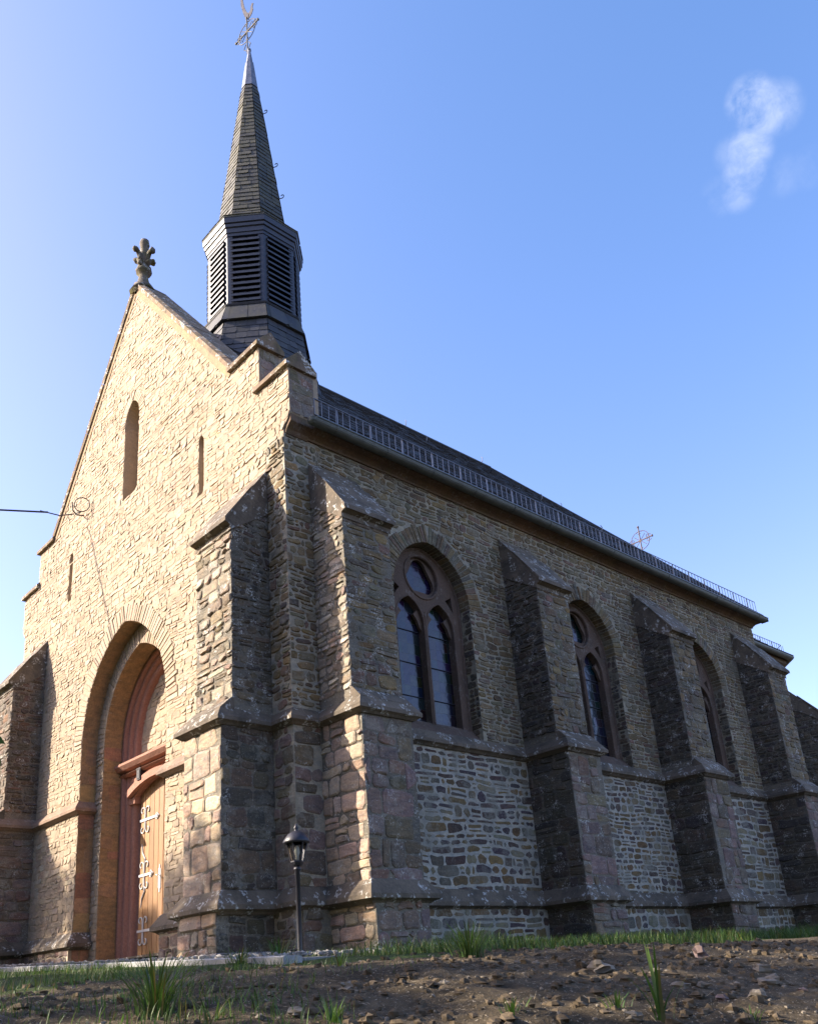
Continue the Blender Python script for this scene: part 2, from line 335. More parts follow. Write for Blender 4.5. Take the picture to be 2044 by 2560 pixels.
def lay(mb, O, U, V, outer, holes=(), h=(.07, .14), w=(.12, .34), gap=.016, bulge=.02, pal='side', seed=1, warp=.022, stretch=1.3, split=.18, tilt=.5, test=True):
    """coursed rubble: every stone a rounded, slightly tilted block standing proud of the mortar face"""
    R = random.Random(seed); O = Vector(O); U = Vector(U).normalized(); V = Vector(V).normalized(); Nn = U.cross(V).normalized()
    us = [p[0] for p in outer]; vs_ = [p[1] for p in outer]; u0, u1, v0, v1 = min(us), max(us), min(vs_), max(vs_)
    bb = [(min(p[0] for p in q), max(p[0] for p in q), min(p[1] for p in q), max(p[1] for p in q)) for q in holes]
    rect = len(outer) == 4 and all(abs(outer[i][0]-outer[i-1][0]) < 1e-6 or abs(outer[i][1]-outer[i-1][1]) < 1e-6 for i in range(4))
    def ins(p):
        if rect:
            if not (u0 <= p[0] <= u1 and v0 <= p[1] <= v1): return False
        elif not pip(p, outer): return False
        for q, b in zip(holes, bb):
            if b[0] <= p[0] <= b[1] and b[2] <= p[1] <= b[3] and pip(p, q): return False
        return True
    def wp(u, v):
        a = noise.noise(Vector((u*1.1+seed, v*2.1, seed*.37))); b = noise.noise(Vector((u*4.+seed*2, v*4., seed*.7+9)))
        return (u+warp*.6*b, v+warp*(1.6*a+.6*b))
    v = v0-.05-R.random()*.05
    while v < v1+.05:
        hh = R.uniform(*h); u = u0-.05-R.random()*w[1]
        while u < u1+.05:
            ww = R.uniform(*w)
            if R.random() < .22: ww *= .55
            cells = [(u, v, ww, hh)]
            if hh > h[0]*1.35 and R.random() < split:
                k = R.uniform(.4, .6); cells = [(u, v, ww, hh*k), (u, v+hh*k, ww, hh*(1-k))]
            for (a, b, cw, ch) in cells:
                if cw < .04 or ch < .025: continue
                g = gap*R.uniform(.6, 1.5)*.5; x0, x1, y0, y1 = a+g, a+cw-g, b+g, b+ch-g
                rc = min(ch*.32, cw*.3, .03)*R.uniform(.5, 1.3); J = lambda s: R.uniform(-s, s)
                jj = min(ch, .12)*.10
                o = [(x0+rc, y0), ((x0+x1)/2, y0-J(jj)), (x1-rc, y0), (x1, y0+rc), (x1, y1-rc), (x1-rc, y1), ((x0+x1)/2, y1+J(jj)), (x0+rc, y1), (x0, y1-rc), (x0, y0+rc)]
                o = [wp(p[0]+J(jj), p[1]+J(jj)) for p in o]
                c = (sum(p[0] for p in o)/10, sum(p[1] for p in o)/10)
                inn = [ins(p) for p in o]
                if not all(inn):
                    smp = [wp(x0+(x1-x0)*i/6, y0+(y1-y0)*j/4) for i in range(1, 6) for j in range(1, 4)]; smp = [p for p in smp if ins(p)]
                    if len(smp) < 4: continue
                    c = (sum(p[0] for p in smp)/len(smp), sum(p[1] for p in smp)/len(smp))
                    if not ins(c): continue
                    no = []
                    for p in o:
                        if ins(p): no.append(p); continue
                        lo, hi = 0., 1.
                        for _ in range(7):
                            md = (lo+hi)/2
                            if ins((c[0]+(p[0]-c[0])*md, c[1]+(p[1]-c[1])*md)): lo = md
                            else: hi = md
                        no.append((c[0]+(p[0]-c[0])*lo*.985, c[1]+(p[1]-c[1])*lo*.985))
                    o = no
                    ar = abs(sum(o[i-1][0]*o[i][1]-o[i][0]*o[i-1][1] for i in range(10)))/2
                    if ar < .0012: continue
                bl = bulge*R.uniform(.5, 1.35); tu = J(tilt)*bl; tv = J(tilt)*bl; col = pick(pal, R)
                vv = []
                for (k, d) in ((1., -.012), (.985, .45), (.80 if bulge > .01 else .9, 1.)):
                    for p in o:
                        du, dv = p[0]-c[0], p[1]-c[1]; ll = bl*d+(tu*du/max(.03, cw/2)+tv*dv/max(.02, ch/2) if d > 0 else 0)*min(1, d+.2)
                        if d > .9: ll += J(.18)*bl
                        ll = max(ll, .001) if d > 0 else ll
                        vv.append(O+U*(c[0]+du*k)+V*(c[1]+dv*k)+Nn*ll)
                fs = [(r*10+i, r*10+(i+1) % 10, r*10+10+(i+1) % 10, r*10+10+i) for r in (0, 1) for i in range(10)]+[tuple(range(20, 30))]
                mb.add(vv, fs, col)
            u += ww
        v += hh
def arch(c, half, z0, r, zb, n=10):
    """pointed arch outline (u, v) anticlockwise from bottom left; None zb leaves legs out"""
    a = half; off = r-a; h_ = sqrt(2*r*a-a*a); t1 = atan2(h_, off)
    R_ = [(c-off+r*cos(t1*i/n), z0+r*sin(t1*i/n)) for i in range(n+1)]
    L_ = [(c+off-r*cos(t1*i/n), z0+r*sin(t1*i/n)) for i in range(n, -1, -1)]
    pts = R_+L_[1:]
    return [(c-a, zb), (c+a, zb)]+pts if zb is not None else pts
def apexz(half, z0, r): return z0+sqrt(2*r*half-half*half)
def voussoirs(mb, O, U, V, c, half, z0, r, length, width, depth, proud, pal, seed, tmin=0.):
    R = random.Random(seed); O = Vector(O); U = Vector(U); V = Vector(V); Nn = U.cross(V); off = r-half; h_ = sqrt(2*r*half-half*half); tm = atan2(h_, off)
    for sgn in (1, -1):
        t = tmin
        while t < tm-.02:
            dt = min(R.uniform(.7, 1.3)*width/r, tm-t); ln = length*R.uniform(.82, 1.12); g = .006/r; col = pick(pal, R)
            a0, a1 = t+g, t+dt-g; pr = proud*R.uniform(.5, 1.4); vs = []
            for d in (-depth, pr*.6, pr):
                k = .012 if d == pr else 0
                for (a, rr) in ((a0, r-.004+k), (a1, r-.004+k), (a1, r+ln-k), (a0, r+ln-k)):
                    am = (a0+a1)/2; aa = am+(a-am)*(1 if not k else .8)
                    uu = c-off*1+rr*cos(aa); uu = max(uu, c+.004) ; zz = z0+rr*sin(aa)
                    if sgn < 0: uu = 2*c-uu
                    vs.append(O+U*uu+V*zz+Nn*d)
            mb.add(vs, [(q*4+i, q*4+(i+1) % 4, q*4+4+(i+1) % 4, q*4+4+i) for q in (0, 1) for i in range(4)]+[(8, 9, 10, 11)], col)
            t += dt
X, Y, Z = Vector((1, 0, 0)), Vector((0, 1, 0)), Vector((0, 0, 1))

# ================================================================= CHURCH
church = empty('church', (-4.5, 6, -.42), 'small rubble stone village church with stepped gable, slate bell turret and buttresses', 'church')
ZG, ZP, ZS = -.42, .25, 2.2
PX0, PHW, PZ0, PR = -4.5, 1.45, 3.3, 1.85       # portal, outer order
# gable outline (x, z) from bottom right
def mir(l): return [(-9-x, z) for x, z in reversed(l)]
right = [(0, -.6), (0, 6.31), (.03, 6.36), (.10, 6.42), (.15, 6.5), (.15, 7.25), (-.54, 7.25), (-.54, 8.03), (-1.24, 8.03)]
gable = right+[(-4.5, 12.02)]+mir(right)
lanc = arch(-4.5, .27, 9.05, .42, 7.48, 5); lr = arch(-2.115, .075, 7.25, .12, 6.33, 4); ll = arch(-6.86, .075, 7.25, .12, 6.35, 4)
port = arch(PX0, PHW, PZ0, PR, -.55, 12)
mb = MB(); mb.col = (.34, .27, .19)
g3 = lambda l, y=0.: [(x, y, z) for x, z in l]
# portal foot breaks the outline: cut the hole so that it reaches the bottom
outer = [(-3.05, -.6)]+gable[:]+[(-5.95, -.6)]+[(p[0], p[1]) for p in reversed(port[2:])]
mb.prism(g3(outer), (0, .5, 0), [g3(lanc), g3(lr), g3(ll)])
HO = [lanc, lr, ll, port]
vz = arch(PX0, PHW+.33, PZ0, PR+.33, 3.3, 10); vl = arch(-4.5, .27+.2, 9.05, .62, 9.05, 5)
skA = [(-1.226, -.6), (.02, -.6), (.02, 6.2), (-.40, 6.2), (-.408, 5.5), (-1.226, 5.5)]; skG = mir([(-1.226, -.6), (-.408, -.6), (-.408, 5.5), (-1.226, 5.5)])
lay(mb, (0, 0, 0), X, Z, gable, HO+[vz, vl, skA, skG], h=(.055, .12), w=(.09, .28), gap=.004, bulge=.009, pal='fac', seed=3, warp=.03, tilt=.65, split=.3)
voussoirs(mb, (0, 0, 0), X, Z, PX0, PHW, PZ0, PR, .31, .075, .05, .016, 'fac', 5)
voussoirs(mb, (0, 0, 0), X, Z, -4.5, .27, 9.05, .42, .18, .06, .05, .012, 'fac', 6)
facade = mb.build('facade_wall', M_FAC, church)
# blind backs of the lancets
for nm, c, y_, hw, z0, z1 in (('lancet_window', -4.5, .26, .3, 7.4, 9.5), ('slit_window', -2.115, .2, .1, 6.3, 7.5), ('slit_window', -6.86, .2, .1, 6.3, 7.5)):
    b = MB(); b.box((c-hw, y_, z0), (c+hw, y_+.05, z1)); 
    if hw > .2:
        lay(b, (c+hw, y_, 0), -X, Z, [(0, z0), (2*hw, z0), (2*hw, z1), (0, z1)], pal='fac', seed=8, bulge=.01)
        b.prism([(c-hw, .02, 7.46), (c-hw, y_, 7.46), (c-hw, y_, 7.56)], (2*hw, 0, 0))
    b.build(nm, M_ORD, church)
# second order of the portal, then the yellow reveals
P2H, P2Z, P2R = 1.19, 3.3, 1.52
def rev(l): return list(reversed(l))
p1 = arch(PX0, PHW, PZ0, PR, -.55, 12); p2 = arch(PX0, P2H, P2Z, P2R, -.55, 12)
b = MB(); big = [(-3.0, -.6), (-3.0, 5.3), (-6.0, 5.3), (-6.0, -.6), (-5.69, -.6)]+[p for p in reversed(p2[2:])]+[(-3.31, -.6)]
b.col = (.34, .27, .19); b.prism(g3(big, .28), (0, .1, 0))
lay(b, (0, .28, 0), X, Z, [(-5.95, -.5), (-3.05, -.5), (-3.05, 3.3), (-5.95, 3.3)], [[(-5.69, -.6), (-3.31, -.6), (-3.31, 3.4), (-5.69, 3.4)]], pal='fac', seed=11, w=(.1, .3), bulge=.014, gap=.008)
voussoirs(b, (0, .28, 0), X, Z, PX0, P2H, P2Z, P2R, .30, .075, .05, .012, 'fac', 12)
b.build('portal_order', M_FAC, church)
def ribbon(mb, loop, prof):
    """loop: open 2-D path (x,z) inner side on the left..., prof: (inset, depth) pairs; path is offset toward the portal axis"""
    n = len(loop); m_ = len(prof); vs = []; fs = []
    for i, p in enumerate(loop):
        a = Vector(loop[max(i-1, 0)]); c = Vector(loop[min(i+1, n-1)]); d0 = (Vector(p)-a); d1 = (c-Vector(p))
        d0 = d0.normalized() if d0.length > 1e-6 else d1.normalized(); d1 = d1.normalized() if d1.length > 1e-6 else d0
        n0 = Vector((-d0.y, d0.x)); n1 = Vector((-d1.y, d1.x)); bb_ = (n0+n1).normalized(); k = 1/max(.55, bb_.dot(n0))
        for o, y in prof: vs.append((p[0]+bb_.x*o*k, y, p[1]+bb_.y*o*k))
    for i in range(n-1):
        for j in range(m_-1): fs.append((i*m_+j, i*m_+j+1, (i+1)*m_+j+1, (i+1)*m_+j))
    mb.add(vs, fs)
def portal_path(half, z0, r, zb=-.5, n=14):
    a = arch(PX0, half, z0, r, zb, n); return [a[1]]+a[2:]+[a[0]]      # right foot, up, over, left foot
b = MB(); b.col = (.29, .205, .115); ribbon(b, portal_path(PHW, PZ0, PR), [(.004, -.0), (.004, .28)]); ribbon(b, portal_path(P2H, P2Z, P2R), [(.004, .275), (.004, .62)])
lay(b, (-5.946, 0, 0), Y, Z, [(0, -.45), (.28, -.45), (.28, 3.3), (0, 3.3)], h=(.2, .42), w=(.3, .5), gap=.010, bulge=.006, pal='ord', seed=301, warp=.008, split=.1)
lay(b, (-5.686, 0, 0), Y, Z, [(.28, -.45), (.62, -.45), (.62, 3.3), (.28, 3.3)], h=(.2, .42), w=(.4, .6), gap=.010, bulge=.006, pal='ord', seed=302, warp=.008, split=.1)
b.build('portal_reveal', M_ORDV, church)
pr = [(0, .60), (.02, .60), (.05, .585), (.085, .60), (.10, .64), (.115, .66), (.13, .645), (.165, .64), (.19, .66), (.20, .70), (.22, .71), (.245, .70), (.27, .70), (.30, .72), (.315, .76), (.33, .80), (.37, .82), (.42, .82)]
b = MB(); ribbon(b, portal_path(P2H, P2Z, P2R, n=18), pr); b.build('portal_moulding', M_TERRA, church, smooth=True)
b = MB(); b.col = (.34, .27, .19); b.box((-5.9, .80, 2.6), (-3.1, .9, 5.1)); lay(b, (0, .80, 0), X, Z, [(-5.5, 3.0), (-3.5, 3.0), (-3.5, 4.7), (-5.5, 4.7)], pal='fac', seed=14, bulge=.012, gap=.008)
b.build('tympanum', M_FAC, church)
# lintel: cornice, roll and a segmental head over the door
b = MB()
def seg(zc_, rise, hw, n=12): return [(PX0+hw*cos(pi*(i/n)) if False else PX0+hw*(1-2*i/n), zc_+rise*(1-(1-2*i/n)**2)) for i in range(n+1)]
b.prism([(-5.70, .56, 3.02), (-5.70, .46, 2.97), (-5.70, .46, 2.93), (-5.70, .52, 2.87), (-5.70, .62, 2.85), (-5.70, .8, 2.85), (-5.70, .8, 3.05)], (2.4, 0, 0))
b.prism([(-5.70, .6, 2.83), (-5.70, .55, 2.80), (-5.70, .6, 2.77), (-5.70, .7, 2.77), (-5.70, .7, 2.83)], (2.4, 0, 0))
hd = seg(2.42, .20, .80); b.prism([(-5.60, .66, 2.85), (-3.40, .66, 2.85), (-3.40, .66, 2.30), (hd[0][0], .66, 2.30)]+[(x, .66, z) for x, z in hd]+[(hd[-1][0], .66, 2.30), (-5.60, .66, 2.30)], (0, .12, 0))
h2 = seg(2.50, .22, .98); h3 = seg(2.40, .20, .93)
b.prism([(x, .58, z) for x, z in h2]+[(x, .58, z) for x, z in rev(h3)], (0, .1, 0))
b.build('door_lintel', M_TERRA, church)
b = MB(); b.box((-5.06, .56, 2.62), (-4.94, .67, 2.80)); b.box((-5.075, .555, 2.79), (-4.925, .67, 2.815)); b.box((-5.045, .552, 2.64), (-4.955, .56, 2.78)); b.build('door_light', M_IRON, church)
# double door of vertical boards
door = MB(); R = random.Random(4)
def zt(x): return 2.40+.20*(1-((x-PX0)/.80)**2)+.02
for s in (-1, 1):
    for i in range(5):
        xa, xb = .012+i*.155, .012+i*.155+.141; k = R.uniform(.72, 1.12); xs = sorted((PX0+s*xa, PX0+s*xb))
        y_ = .765+R.uniform(0, .004)
        door.prism([(xs[0], y_, -.12), (xs[1], y_, -.12), (xs[1], y_, zt(xs[1])), (xs[0], y_, zt(xs[0]))], (0, .05, 0), col=(k, k, k))
door.box((PX0-.8, .79, -.12), (PX0+.8, .84, 2.6), (.12, .1, .1))
doorob = door.build('door', M_WOOD, church)
def scroll(c, r, a0, a1, n=14):
    return [(c[0]+r*(1-.55*i/n)*cos(a0+(a1-a0)*i/n), .755, c[1]+r*(1-.55*i/n)*sin(a0+(a1-a0)*i/n)) for i in range(n+1)]
for s in (-1, 1):
    for z, kind in ((2.0, 0), (1.12, 1), (.27, 0)):
        h = MB(); f = lambda x: PX0+s*x
        ln = .62 if not kind else .46
        h.box((min(f(.78), f(.78-ln)), .75, z-.019), (max(f(.78), f(.78-ln)), .765, z+.019))
        for dz in (-1, 1):
            h.tube([(f(.78-ln), .757, z), (f(.78-ln+.05), .757, z+dz*.05), (f(.78-ln+.09), .757, z+dz*.035)], .010, 6)
            for sx in (-1, 1):
                pts = [(f(.60), .757, z), (f(.60+sx*.012), .757, z+dz*.07)]
                for i in range(15):
                    t = i/14; a = pi-4.6*t; rr = .072*(1-.62*t); pts.append((f(.60+sx*(.086+rr*cos(a))), .757, z+dz*(.15+rr*sin(a))))
                h.tube(pts, .0105, 6)
            if kind: h.tube([(f(.60), .757, z), (f(.57), .757, z+dz*.25), (f(.66), .757, z+dz*.36), (f(.69), .757, z+dz*.50)], [.016, .014, .012, .006], 6)
        h.tube([(f(.78-ln), .757, z), (f(.78-ln-.03), .757, z)], [.03, .004], 6)
        h.build('hinge', M_WHITEMET, doorob)
h = MB()
for s in (-1, 1):
    h.box((PX0+s*.09-.036, .752, .86), (PX0+s*.09+.036, .768, 1.16)); h.box((PX0+s*.09-.012, .754, .80), (PX0+s*.09+.012, .766, 1.22))
h.tube([(PX0-.09, .76, 1.06), (PX0-.09, .70, 1.06), (PX0-.02, .69, 1.05)], .012, 6); h.build('door_handle', M_WHITEMET, doorob)
b = MB(); b.box((-5.9, .3, -.5), (-3.1, 1.1, -.13)); b.build('threshold_step', M_TRIM, church)

# ---- gable trimmings
cp = MB()
def rake(sgn):
    a = Vector((-4.5, 0, 12.10)); e = Vector((-1.24 if sgn > 0 else -7.76, 0, 8.10)); d = (e-a).normalized(); n_ = Vector((-d.z*sgn, 0, d.x*sgn)) if sgn > 0 else Vector((d.z*-1*sgn*-1, 0, d.x*sgn))
    n_ = Vector((abs(d.z)*sgn, 0, abs(d.x))); L_ = (e-a).length; k = 0; R = random.Random(5)
    while k < L_-.05:
        m_ = min(L_, k+R.uniform(.75, 1.1)); g = .004; off = R.uniform(-.006, .006)
        A = a+d*(k+g); B = a+d*(m_-g)
        for P_, Q_ in ((A, B),):
            lp = [P_+Vector((0, -.045, 0))-n_*.05, P_+Vector((0, -.06, 0))+n_*(.02+off), P_+Vector((0, .02, 0))+n_*(.06+off), P_+Vector((0, .56, 0))+n_*(.06+off), P_+Vector((0, .56, 0))-n_*.05]
            cp.prism(lp, Q_-P_)
        k = m_
rake(1); rake(-1)
cp.build('gable_coping', M_COPE, church)
b = MB(); b.col = (.5, .4, .3)
for sgn in (1, -1):
    a = Vector((-4.5, -.018, 12.0)); e = Vector((-1.24 if sgn > 0 else -7.76, -.018, 8.0)); d = (e-a).normalized(); n_ = Vector((abs(d.z)*sgn, 0, abs(d.x)))
    b.prism([a-n_*.10, e-n_*.10, e+n_*.03, a+n_*.03], (0, .05, 0))
b.build('gable_moulding', M_ORD, church)
def capstone(x0, x1, z, yb, mt=M_COPE):
    c = MB(); c.prism([(x0, -.07, z), (x0, -.07, z+.07), (x0, .18, z+.32), (x0, yb+.04, z+.07), (x0, yb+.04, z)], (x1-x0, 0, 0))
    return c.build('step_cap', mt, church)
capstone(-1.28, -.48, 8.0, .38); capstone(-.62, .20, 7.22, .42); capstone(-8.52, -7.72, 8.0, .38); capstone(-9.20, -8.38, 7.22, .42)
# gable shoulders: block faces towards the side
for sx in (0, 1):
    b = MB(); b.col = (.20, .165, .135); f = lambda x: x if not sx else -9-x
    b.box((min(f(-.9), f(.153)), .02, 6.52), (max(f(-.9), f(.153)), .42, 7.22)); b.box((min(f(-1.4), f(-.537)), .02, 7.2), (max(f(-1.4), f(-.537)), .36, 8.0))
    b.prism([(f(.153), .02, 6.52), (f(.10), .02, 6.42), (f(.03), .02, 6.36), (f(-.0), .02, 6.31), (f(-.5), .02, 6.31), (f(-.5), .02, 6.52)], (0, .36, 0))
    if not sx:
        lay(b, (.153, 0, 0), Y, Z, [(.02, 6.5), (.40, 6.5), (.40, 7.2), (.02, 7.2)], h=(.18, .30), w=(.3, .5), gap=.008, pal='blk', seed=21, bulge=.006)
        lay(b, (-.537, 0, 0), Y, Z, [(.02, 7.3), (.36, 7.3), (.36, 8.0), (.02, 8.0)], h=(.1, .22), w=(.2, .4), gap=.008, pal='blk', seed=22, bulge=.008)
    b.build('gable_shoulder', M_BUTL, church)
# finial: collar and four crockets on a stem
b = MB(); b.lathe([(.26, -.16), (.20, -.05), (.12, .08), (.09, .22), (.085, .30), (.15, .33), (.16, .38), (.12, .42), (.09, .46), (.10, .60), (.115, .72), (.085, .84), (.08, .96), (.10, 1.04), (.085, 1.13), (.03, 1.17)], (-4.5, .12, 12.1), 10)
for k in range(4):
    a = k*pi/2+.25; dx, dy = cos(a)*.8, sin(a)*.8
    b.tube([(-4.5+dx*.05, .12+dy*.05, 12.62), (-4.5+dx*.13, .12+dy*.13, 12.78), (-4.5+dx*.20, .12+dy*.20, 12.86), (-4.5+dx*.26, .12+dy*.26, 12.86)], [.07, .055, .045, .05], 7)
    b.blob((-4.5+dx*.27, .12+dy*.27, 12.87), .062, 8, 5, .35, k+2)
    b.blob((-4.5+dx*.13, .12+dy*.13, 12.66-.03*(k % 2)), .055, 8, 5, .35, k+9)
b.build('finial', M_FIN, church, smooth=True)
# wall hook with the cable loop
b = MB(); b.tube([(-6.4, .02, 7.96), (-6.4, -.14, 7.93), (-6.4, -.22, 8.0), (-6.38, -.25, 8.16)], .014, 6)
b.tube([(-6.14+.07*cos(t*.5), -.16+.12*cos(t*.5), 8.02+.15*sin(t*.5)) for t in range(14)], .011, 5); b.tube([(-6.4, -.14, 7.93), (-6.25, -.2, 7.88), (-6.14, -.16, 7.87)], .011, 5)
b.tube([(-6.4, -.2, 7.93), (-6.55, -.4, 7.90), (-6.7, -.72, 7.97)], .012, 5)
b.build('cable_hook', M_CABLE, church)

# ---- side wall with three traceried windows
WIN = [2.59, 6.385, 10.175]; WH, WZ0, WR, WB = .78, 4.46, .91, 2.30
sw = MB(); sw.col = (.31, .29, .225)
wl = [arch(c, WH, WZ0, WR, WB, 10) for c in WIN]
s3 = lambda l, x=0.: [(x, y, z) for y, z in l]
swo = [(.5, -.6), (13.0, -.6), (13.0, 6.4), (.5, 6.4)]
sw.prism(s3(swo), (-.35, 0, 0), [s3(h) for h in wl])
BU = [(.408, 1.197), (4.268, 5.04), (8.04, 8.85), (11.87, 12.66)]
sk = [[(a, -.6), (b_, -.6), (b_, 5.45), (a, 5.45)] for a, b_ in BU]
vw = [arch(c, WH+.30, WZ0, WR+.30, 4.46, 8) for c in WIN]
lay(sw, (0, 0, 0), Y, Z, [(.52, 2.42), (13.0, 2.42), (13.0, 6.30), (.52, 6.30)], sk+wl+vw, h=(.055, .12), w=(.12, .36), gap=.020, bulge=.010, pal='side', seed=31, warp=.028, tilt=.5)
for i, c in enumerate(WIN):
    voussoirs(sw, (0, 0, 0), Y, Z, c, WH, WZ0, WR, .27, .07, .20, .014, 'side', 40+i)
    for sg in (-1, 1):      # jambs
        if sg > 0: lay(sw, (-.2, c+WH, 0), X, Z, [(.0, WB+.1), (.20, WB+.1), (.20, 4.46), (.0, 4.46)], pal='but', seed=50+i, w=(.14, .3), bulge=.01)
side = sw.build('side_wall', M_SIDE, church)
lw = MB(); lw.col = (.37, .365, .32)
segs = [(1.197, 4.268), (5.04, 8.04), (8.85, 11.87), (12.66, 13.0)]
for i, (a, b_) in enumerate(segs):
    lw.box((.0, a, .3), (.005, b_, 2.22)); lay(lw, (.005, 0, 0), Y, Z, [(a, .32), (b_, .32), (b_, 2.2), (a, 2.2)], h=((.08, .15), (.07, .13), (.09, .18), (.1, .2))[i], w=((.10, .42), (.12, .34), (.14, .5), (.2, .4))[i], gap=(.032, .026, .03, .03)[i], bulge=.004, pal='low', seed=60+i, warp=.03, split=.25)
    lw.box((.0, a, -.6), (.05, b_, .12)); lay(lw, (.05, 0, 0), Y, Z, [(a, -.5), (b_, -.5), (b_, .1), (a, .1)], h=(.09, .2), w=(.15, .42), gap=.028, bulge=.005, pal='low', seed=70+i)
lw.build('lower_side_wall', M_LOW, church)
# facade lower stretches and plinth
for i, (a, b_) in enumerate([(-9.0, -8.59), (-7.774, -5.95), (-3.05, -1.226), (-.408, -.0)]):
    fw = MB(); fw.col = (.40, .34, .26); fw.box((a, -.055, -.6), (b_, -.0, .12)); lay(fw, (0, -.055, 0), X, Z, [(a, -.5), (b_, -.5), (b_, .1), (a, .1)], h=(.09, .18), w=(.15, .4), gap=.02, bulge=.014, pal='blk', seed=80+i)
    fw.build('facade_plinth', M_BUTL, church)
# corner strip of facade plinth / side near corner
cw = MB(); cw.col = (.22, .20, .16)
cw.box((-.3, .02, -.6), (.05, .408, .12)); lay(cw, (.05, 0, 0), Y, Z, [(.0, -.5), (.40, -.5), (.40, .1), (.0, .1)], h=(.12, .25), w=(.2, .5), pal='blk', seed=90)
lay(cw, (.006, 0, 0), Y, Z, [(.0, .32), (.40, .32), (.40, 2.2), (.0, 2.2)], h=(.14, .3), w=(.2, .5), pal='blk', seed=91, bulge=.012)
cw.build('corner_stones', M_BUTL, church)

cw = MB(); cw.col = (.33, .31, .25)
cw.box((-.40, -.006, .25), (.006, .0, 6.22)); cw.box((-.02, .0, .25), (.006, .55, 6.24)); cw.box((.003, .53, 2.3), (.006, .56, 6.0))
lay(cw, (0, -.006, 0), X, Z, [(-.40, .32), (.0, .32), (.0, 2.2), (-.40, 2.2)], h=(.14, .3), w=(.2, .45), pal='blk', seed=93, bulge=.014)
lay(cw, (0, -.006, 0), X, Z, [(-.40, 2.42), (.0, 2.42), (.0, 6.2), (-.40, 6.2)], h=(.06, .14), w=(.12, .3), pal='side', seed=94, bulge=.016, gap=.018)
lay(cw, (.006, 0, 0), Y, Z, [(0, 2.42), (.52, 2.42), (.52, 6.23), (0, 6.23)], h=(.06, .14), w=(.12, .3), pal='side', seed=95, bulge=.014, gap=.022)
cw.build('corner_wall', M_SIDE, church)
# ---- windows
def trefoil(c, z, r, n=8):
    pts = []
    for k in range(3):
        a = pi/2*-1+2*pi*k/3+pi; cx_, cz_ = c+r*.48*cos(a), z+r*.48*sin(a)
        for i in range(n+1): t = a-1.32+2.64*i/n; pts.append((cx_+r*.50*cos(t), cz_+r*.50*sin(t)))
    return pts
def circ(c, z, r, n=28): return [(c+r*cos(2*pi*i/n), z+r*sin(2*pi*i/n)) for i in range(n)]
def ring(mb, pts, x, r, closed=True):
    q = [(x, y, z) for y, z in pts]; 
    if closed: q = q+[q[0], q[1]]
    mb.tube(q, r, 6, caps=not closed)
for i, c in enumerate(WIN):
    win = MB(); xf = -.20
    outer_ = arch(c, WH+.02, WZ0, WR+.02, WB+.1, 12)
    OZ, OR = 4.87, .325
    def lightp(cc): return [(cc-.272, 2.58), (cc+.272, 2.58)]+arch(cc, .272, 4.10, .42, None, 8)
    l1, l2 = lightp(c-.308), lightp(c+.308)
    sp1 = [(c-.47, 4.60), (c-.62, 4.42), (c-.60, 4.68)]; sp2 = [(2*c-y, z) for y, z in reversed(sp1)]; sp3 = [(c, 4.34), (c+.035, 4.46), (c-.035, 4.46)]
    win.prism(s3(outer_, xf), (-.13, 0, 0), [s3(h_, xf) for h_ in (l1, l2, circ(c, OZ, OR), sp1, sp2)])
    win.prism(s3(circ(c, OZ, OR+.01), xf-.045), (-.05, 0, 0), [s3(trefoil(c, OZ, OR-.015), xf-.045)])
    ring(win, circ(c, OZ, OR+.02), xf, .022)
    for cc in (c-.308, c+.308):
        a = arch(cc, .284, 4.10, .43, None, 8); ring(win, [(cc+.284, 2.58)]+a+[(cc-.284, 2.58)], xf, .013, False)
        for s_ in (-1, 1):   # cusps of the pointed lights
            win.prism(s3([(cc+s_*.28, 4.00), (cc+s_*.28, 4.16), (cc+s_*.20, 4.33), (cc+s_*.12, 4.25), (cc+s_*.19, 4.17), (cc+s_*.235, 4.05)], xf-.045), (-.05, 0, 0))
    ring(win, [(c, 2.62), (c, 4.0), (c, 4.3)], xf, .022, False)
    a = arch(c, WH-.03, WZ0, WR-.03, None, 12); ring(win, [(c+WH-.03, 2.5)]+a+[(c-WH+.03, 2.5)], xf, .024, False)
    wo = win.build('window', M_SILL if i else M_SILL, church)
    g = MB(); g.prism(s3(arch(c, WH, WZ0, WR, WB+.2, 10), xf-.115), (-.012, 0, 0)); g.build('pane', M_GLASS, wo)
    for z in (3.0, 3.5, 4.0):
        for cc in (c-.308, c+.308): g = MB(); g.tube([(xf-.105, cc-.27, z), (xf-.105, cc+.27, z)], .007, 5); g.build('glazing_bar', M_IRON, wo)
    g = MB(); g.prism([(-.22, c-WH, 2.62), (-.22, c-WH, 2.30), (.0, c-WH, 2.22), (.035, c-WH, 2.32), (.02, c-WH, 2.36)], (0, 2*WH, 0)); g.build('sill', M_SILL, wo)

